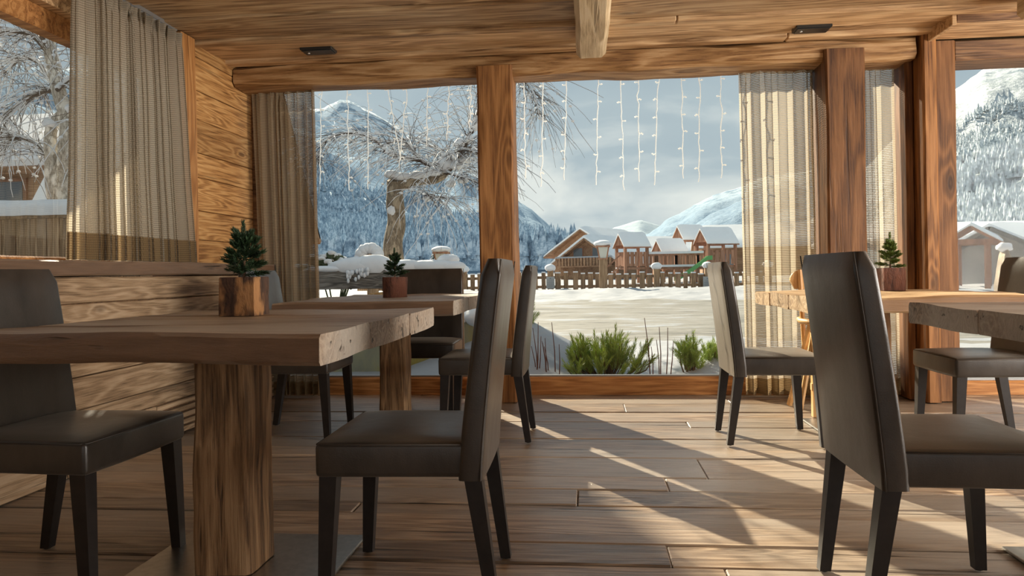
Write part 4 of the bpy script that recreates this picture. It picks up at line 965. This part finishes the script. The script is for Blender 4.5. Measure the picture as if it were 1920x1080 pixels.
for px, n, lb in ((1025, 11, 'bare brown twigs sticking out of the snow left of the wide pine shrub'), (1238, 6, 'few bare reddish twigs in the snow right of the wide pine shrub')):
    a = at(px, 700, 7.5); mb = MB()
    for k in range(n):
        x = r.uniform(-.16, .16) if n > 8 else r.uniform(-.1, .1); q = Vector((x + r.uniform(-.06, .06), r.uniform(-.1, .1), r.uniform(.25, .62)))
        mb.tube([(x, 0, -.1), Vector((x, 0, 0)).lerp(q, .5) + Vector((.01, 0, 0)), q], [.006, .005, .003], 4)
    tag(mb.build('bare_twigs', plain('red_twig', (.16, .07, .05), .8), None, (a.x, 7.5, -.15)), lb, 'twigs')
def snowbush(px, py, Y, w_, h, seed, label):
    a = at(px, py, Y); r = random.Random(seed); root = tag(empty('snowy_bush', (a.x, Y, gz(a.x, Y))), label, 'bush')
    mb = MB(); m2 = MB(); top = a.z - gz(a.x, Y)
    for k in range(70):
        x = r.uniform(-w_ / 2, w_ / 2); y_ = r.uniform(-.5, .5); z = top - h * r.random() * (abs(x) / w_ * 2) - r.uniform(0, h * .5)
        mb.blob((x, y_, z), (.09, .09, .07), 6, 4, .5, k); m2.blob((x + r.uniform(-.05, .05), y_ - .03, z + .05), (.08, .08, .045), 6, 4, .5, k + 99)
    for k in range(8): mb.tube([(0, 0, 0), (r.uniform(-w_ / 2, w_ / 2), 0, top * .85)], .015, 4)
    mb.build('foliage', plain('bush_green', (.07, .09, .05), .8, .2, 0, 6, .5), root); m2.build('snow', SNOWS, root, smooth=True)
snowbush(628, 478, 13.5, 1.0, .5, 1, 'rounded green bush under snow above the weathered plank')
snowbush(1080, 525, 27.0, 3.0, .3, 2, 'low snow covered bush before the fence') if False else None
a = at(813, 472, 24); tr = tag(empty('fir_tree', (a.x, 24, .1)), 'small snowy fir tree behind the small lantern', 'tree')
mb = MB(); m2 = MB(); r = random.Random(5)
for k in range(150):
    t = r.random() ** .7; z = .35 + 1.15 * t; rr = .62 * (1 - t) + .05; q = r.uniform(0, 6.28); d = Vector((cos(q), sin(q), -.25)); p0 = Vector((0, 0, z)); p1 = p0 + d * rr
    mb.tube([p0, p1], [.035, .01], 4); m2.tube([p0.lerp(p1, .4) + Vector((0, 0, .03)), p1 + Vector((0, 0, .03))], [.03, .015], 4)
mb.build('branches', NEED_IN, tr); m2.build('snow', SNOWS, tr); MB().tube([(0, 0, 0), (0, 0, 1.5)], [.05, .01], 6).build('trunk', STEMB, tr)

# ---- birches
def path(pts, n=8, wob=.02, seed=0):
    pts = [Vector(p) for p in pts]; out = []
    for i in range(len(pts) - 1):
        for k in range(n):
            t = k / n; a, b = pts[i], pts[i + 1]; p0 = pts[max(i - 1, 0)]; p3 = pts[min(i + 2, len(pts) - 1)]
            p = .5 * ((2 * a) + (b - p0) * t + (2 * p0 - 5 * a + 4 * b - p3) * t * t + (3 * a - p0 - 3 * b + p3) * t ** 3)
            out.append(p + wob * Vector((noise.noise(p * 2.1 + Vector((seed, 0, 0))), noise.noise(p * 2.1 + Vector((0, seed, 9))), noise.noise(p * 2.3 + Vector((5, 0, seed))))))
    out.append(pts[-1]); return out
def taper(n, a, b): return [a + (b - a) * i / (n - 1) for i in range(n)]
def droop(p, d, ln, r, sag=.55, n=7):
    pts = [p.copy()]; d = d.normalized()
    for k in range(n):
        d = (d + Vector((r.uniform(-.22, .22), r.uniform(-.22, .22), -sag / n * 2.2 + r.uniform(-.12, .12)))).normalized(); p = p + d * ln / n; pts.append(p.copy())
    return pts
def birch(name, loc, trunk, limbs, ntw, lens, seed, label, tm_, snow_caps=(), wt=.0045, frost=.6):
    root = tag(empty(name, loc), label, 'tree'); o = Vector(loc); r = random.Random(seed)
    for pts, ra, rb in trunk:
        q = path(pts, 6, .03, seed); rd = taper(len(q), ra, rb); MB().tube([v - o for v in q], [x * (1 + .15 * noise.noise(v * 3)) for x, v in zip(rd, q)], 10).build('trunk', tm_, root, smooth=True, ang=60)
    starts = []
    for pts, ra, rb in limbs:
        q = path(pts, 7, .04, seed + 1); rd = taper(len(q), ra, rb)
        l = MB().tube([v - o for v in q], rd, 6).build('limb', TWIG, root, smooth=True)
        sn = MB(); sn.tube([v - o + Vector((0, 0, x * .7 + .008)) for v, x in zip(q, rd)], [x * (.9 + .5 * abs(noise.noise(v * 6))) + .006 for v, x in zip(q, rd)], 6); sn.build('limb_snow', SNOWS, l, smooth=True)
        starts += [(q[i], (q[min(i + 1, len(q) - 1)] - q[max(i - 1, 0)]).normalized()) for i in range(1, len(q))]
    dk = MB(); fr = MB()
    for k in range(ntw):
        p, t = r.choice(starts); d = (t * r.uniform(.2, 1) + Vector((r.uniform(-1, 1), r.uniform(-1, 1), r.uniform(-.3, .7)))).normalized()
        q = [v - o for v in droop(p, d, r.uniform(*lens), r)]; rd = taper(len(q), wt, wt * .4)
        if r.random() < frost: 
            i0 = r.randint(0, 3); dk.tube(q, rd, 3, False); fr.tube([v + Vector((0, 0, wt)) for v in q[i0:]], [x * r.uniform(1.3, 2.6) for x in rd[i0:]], 3, False)
        else: dk.tube(q, rd, 3, False)
        if r.random() < .35:
            j = r.randint(2, 6); fr.blob(q[j], (.03, .03, .02), 5, 3, .4, k)
    tag(dk.build('twigs', TWIG, root), None, None, None, 'stuff'); tag(fr.build('twig_frost', SNOWS, root), None, None, None, 'stuff')
    if snow_caps:
        sc = MB()
        for k, (c, rr) in enumerate(snow_caps): sc.blob(Vector(c) - o, rr, 12, 8, .25, k + 3)
        sc.build('snow_cap', SNOWS, root, smooth=True)
    return root
A12 = lambda px, py, y_=12: tuple(at(px, py, y_))
b0 = at(738, 512, 12)
birch('birch_tree', (b0.x, 12, 0), [([(b0.x, 12, -.2), A12(738, 470), A12(742, 420), A12(741, 380), A12(741, 338)], .17, .14), ([A12(742, 350), A12(775, 341), A12(812, 335), A12(838, 322)], .09, .06)],
      [([A12(835, 328), A12(858, 300), A12(880, 255), A12(900, 205), A12(925, 150, 11.6)], .05, .02), ([A12(830, 330), A12(790, 305), A12(735, 290), A12(700, 260), A12(650, 252), A12(608, 268), A12(592, 300)], .03, .008),
       ([A12(838, 322), A12(850, 290), A12(885, 285, 11.7), A12(930, 300, 11.4)], .03, .008), ([A12(845, 318), A12(825, 285, 12.4), A12(800, 270, 12.8)], .02, .006), ([A12(838, 325), A12(860, 330, 11.6), A12(900, 345, 11.3)], .02, .006),
       ([A12(925, 150, 11.6), A12(960, 140, 11.2), A12(990, 160, 11), A12(1010, 215, 11)], .02, .005), ([A12(790, 305), A12(760, 270, 11.7), A12(725, 268, 11.5)], .015, .005), ([A12(780, 342), A12(800, 365, 11.7), A12(840, 375, 11.5)], .015, .005)],
      900, (.5, 1.35), 3, 'old pollarded birch with a stub limb under snow in the left part of the view', TRUNK,
      [(A12(735, 328), (.12, .16, .07)), (A12(755, 331), (.18, .16, .07)), (A12(785, 329), (.2, .15, .07)), (A12(812, 322), (.17, .15, .09)), (A12(835, 308), (.14, .14, .12)), (A12(846, 292), (.12, .12, .1)), (A12(862, 270), (.10, .10, .08)), (A12(736, 394, 11.92), (.09, .08, .10)), (A12(856, 312), (.13, .13, .07)), (A12(870, 300), (.10, .1, .07)), (A12(880, 262), (.07, .08, .08)), (A12(892, 235), (.06, .08, .09)), (A12(845, 345, 11.8), (.09, .08, .06)), (A12(868, 338, 11.7), (.1, .08, .05)), (A12(800, 372, 11.75), (.06, .06, .06)), (A12(700, 258), (.08, .06, .03)), (A12(735, 288), (.09, .06, .035)), (A12(765, 297), (.08, .06, .035))], .0042, .62)
L10 = lambda px, py, y_=9.6: tuple(at(px, py, y_))
lb = at(112, 400, 9.6)
birch('birch_tree', (lb.x, 9.6, 0), [([(lb.x, 9.6, -.2), L10(112, 380), L10(122, 300), L10(128, 240), L10(112, 180), L10(98, 110), L10(80, 40), L10(65, -40)], .14, .07), ([L10(108, 375), L10(98, 320), L10(95, 260), L10(102, 232), L10(122, 205)], .11, .06)],
      [([L10(98, 110), L10(60, 70), L10(10, 60), L10(-50, 90)], .04, .012), ([L10(108, 170), L10(70, 175), L10(30, 200), L10(0, 240)], .03, .008), ([L10(90, 80), L10(130, 40), L10(180, 60), L10(220, 130)], .04, .01), ([L10(100, 120), L10(60, 20, 9.3), L10(20, -20, 9.1), L10(-60, 0, 9.1)], .04, .01),
       ([L10(118, 200), L10(80, 130, 9.9), L10(40, 110, 10.1), L10(10, 140, 10.1)], .03, .008), ([L10(96, 300), L10(70, 270), L10(30, 260), L10(5, 285)], .018, .005), ([L10(110, 170, 9.4), L10(140, 150), L10(180, 190), L10(200, 260)], .03, .008), ([L10(70, 0), L10(30, -60), L10(-40, -60)], .03, .01)],
      680, (.5, 1.4), 7, 'frosted birch with white forked trunk in the left window', BIRCH, [(L10(97, 232), (.12, .1, .08)), (L10(132, 205), (.09, .09, .08)), (L10(92, 322), (.06, .08, .08))], .005, .7)

# ---- icicle light curtains hanging outside
BULB = plain('light_string', (.85, .85, .80), .25, .6); b_ = BULB.node_tree.nodes['Principled BSDF']; b_.inputs['Emission Color'].default_value = (1, .97, .88, 1); b_.inputs['Emission Strength'].default_value = .45
def icicle(tops, label, seed):
    r = random.Random(seed); Y = 6.03; xs_ = [at(t[0], 150, Y).x for t in tops]; x0, x1 = min(xs_) - .2, max(xs_) + .2
    root = tag(empty('icicle_lights', ((x0 + x1) / 2, Y, 2.56)), label, 'string lights'); ox = (x0 + x1) / 2
    MB().tube([(x0 - ox + (x1 - x0) * i / 30, 0, -.012 * abs(sin(i * 1.3))) for i in range(31)], .005, 5).build('cord', BULB, root)
    for (px, py, bx_) in tops:
        a = at(px, 150, Y); b = at(bx_, py, Y); mb = MB(); n = 26; ps = []; j = 0
        for i in range(n + 1):
            t = i / n; kx = .010 * noise.noise(Vector((px, i * .55, 0))) + .012 * noise.noise(Vector((px * 2, i * .23, 3)))
            ps.append(Vector((a.x + (b.x - a.x) * t - ox + kx, .006 * noise.noise(Vector((i * .7, px, 0))), (b.z - 2.56) * t)))
        mb.tube(ps, [.0028 + .002 * r.random() for _ in ps], 4)
        for i in range(3, n + 1, 4):
            s = r.choice((-1, 1)); mb.tube([ps[i], ps[i] + Vector((s * .022, 0, r.uniform(-.01, .014)))], [.0035, .006], 5); mb.blob(ps[i] + Vector((s * .026, 0, 0)), (.008, .007, .007), 6, 4, 0, 0)
        mb.build('strand', BULB, root)
icicle([(602, 345, 600), (650, 357, 655), (690, 355, 690), (724, 300, 752), (765, 315, 748), (802, 275, 800), (842, 262, 838), (884, 240, 880)], 'icicle light curtain outside the window left of the post', 1)
icicle([(983, 335, 985), (1019, 350, 1015), (1063, 338, 1058), (1122, 347, 1118), (1163, 357, 1170), (1197, 341, 1198), (1235, 347, 1227), (1278, 335, 1281), (1313, 341, 1310), (1352, 334, 1353)], 'icicle light curtain outside the window right of the post', 2)
ev = MB().bx(-2.9, 5.3, 5.95, 6.1, 2.57, 2.75).build('eaves_board', W_FRAME); tag(ev, 'outer eaves board above the windows carrying the light strings', 'board')
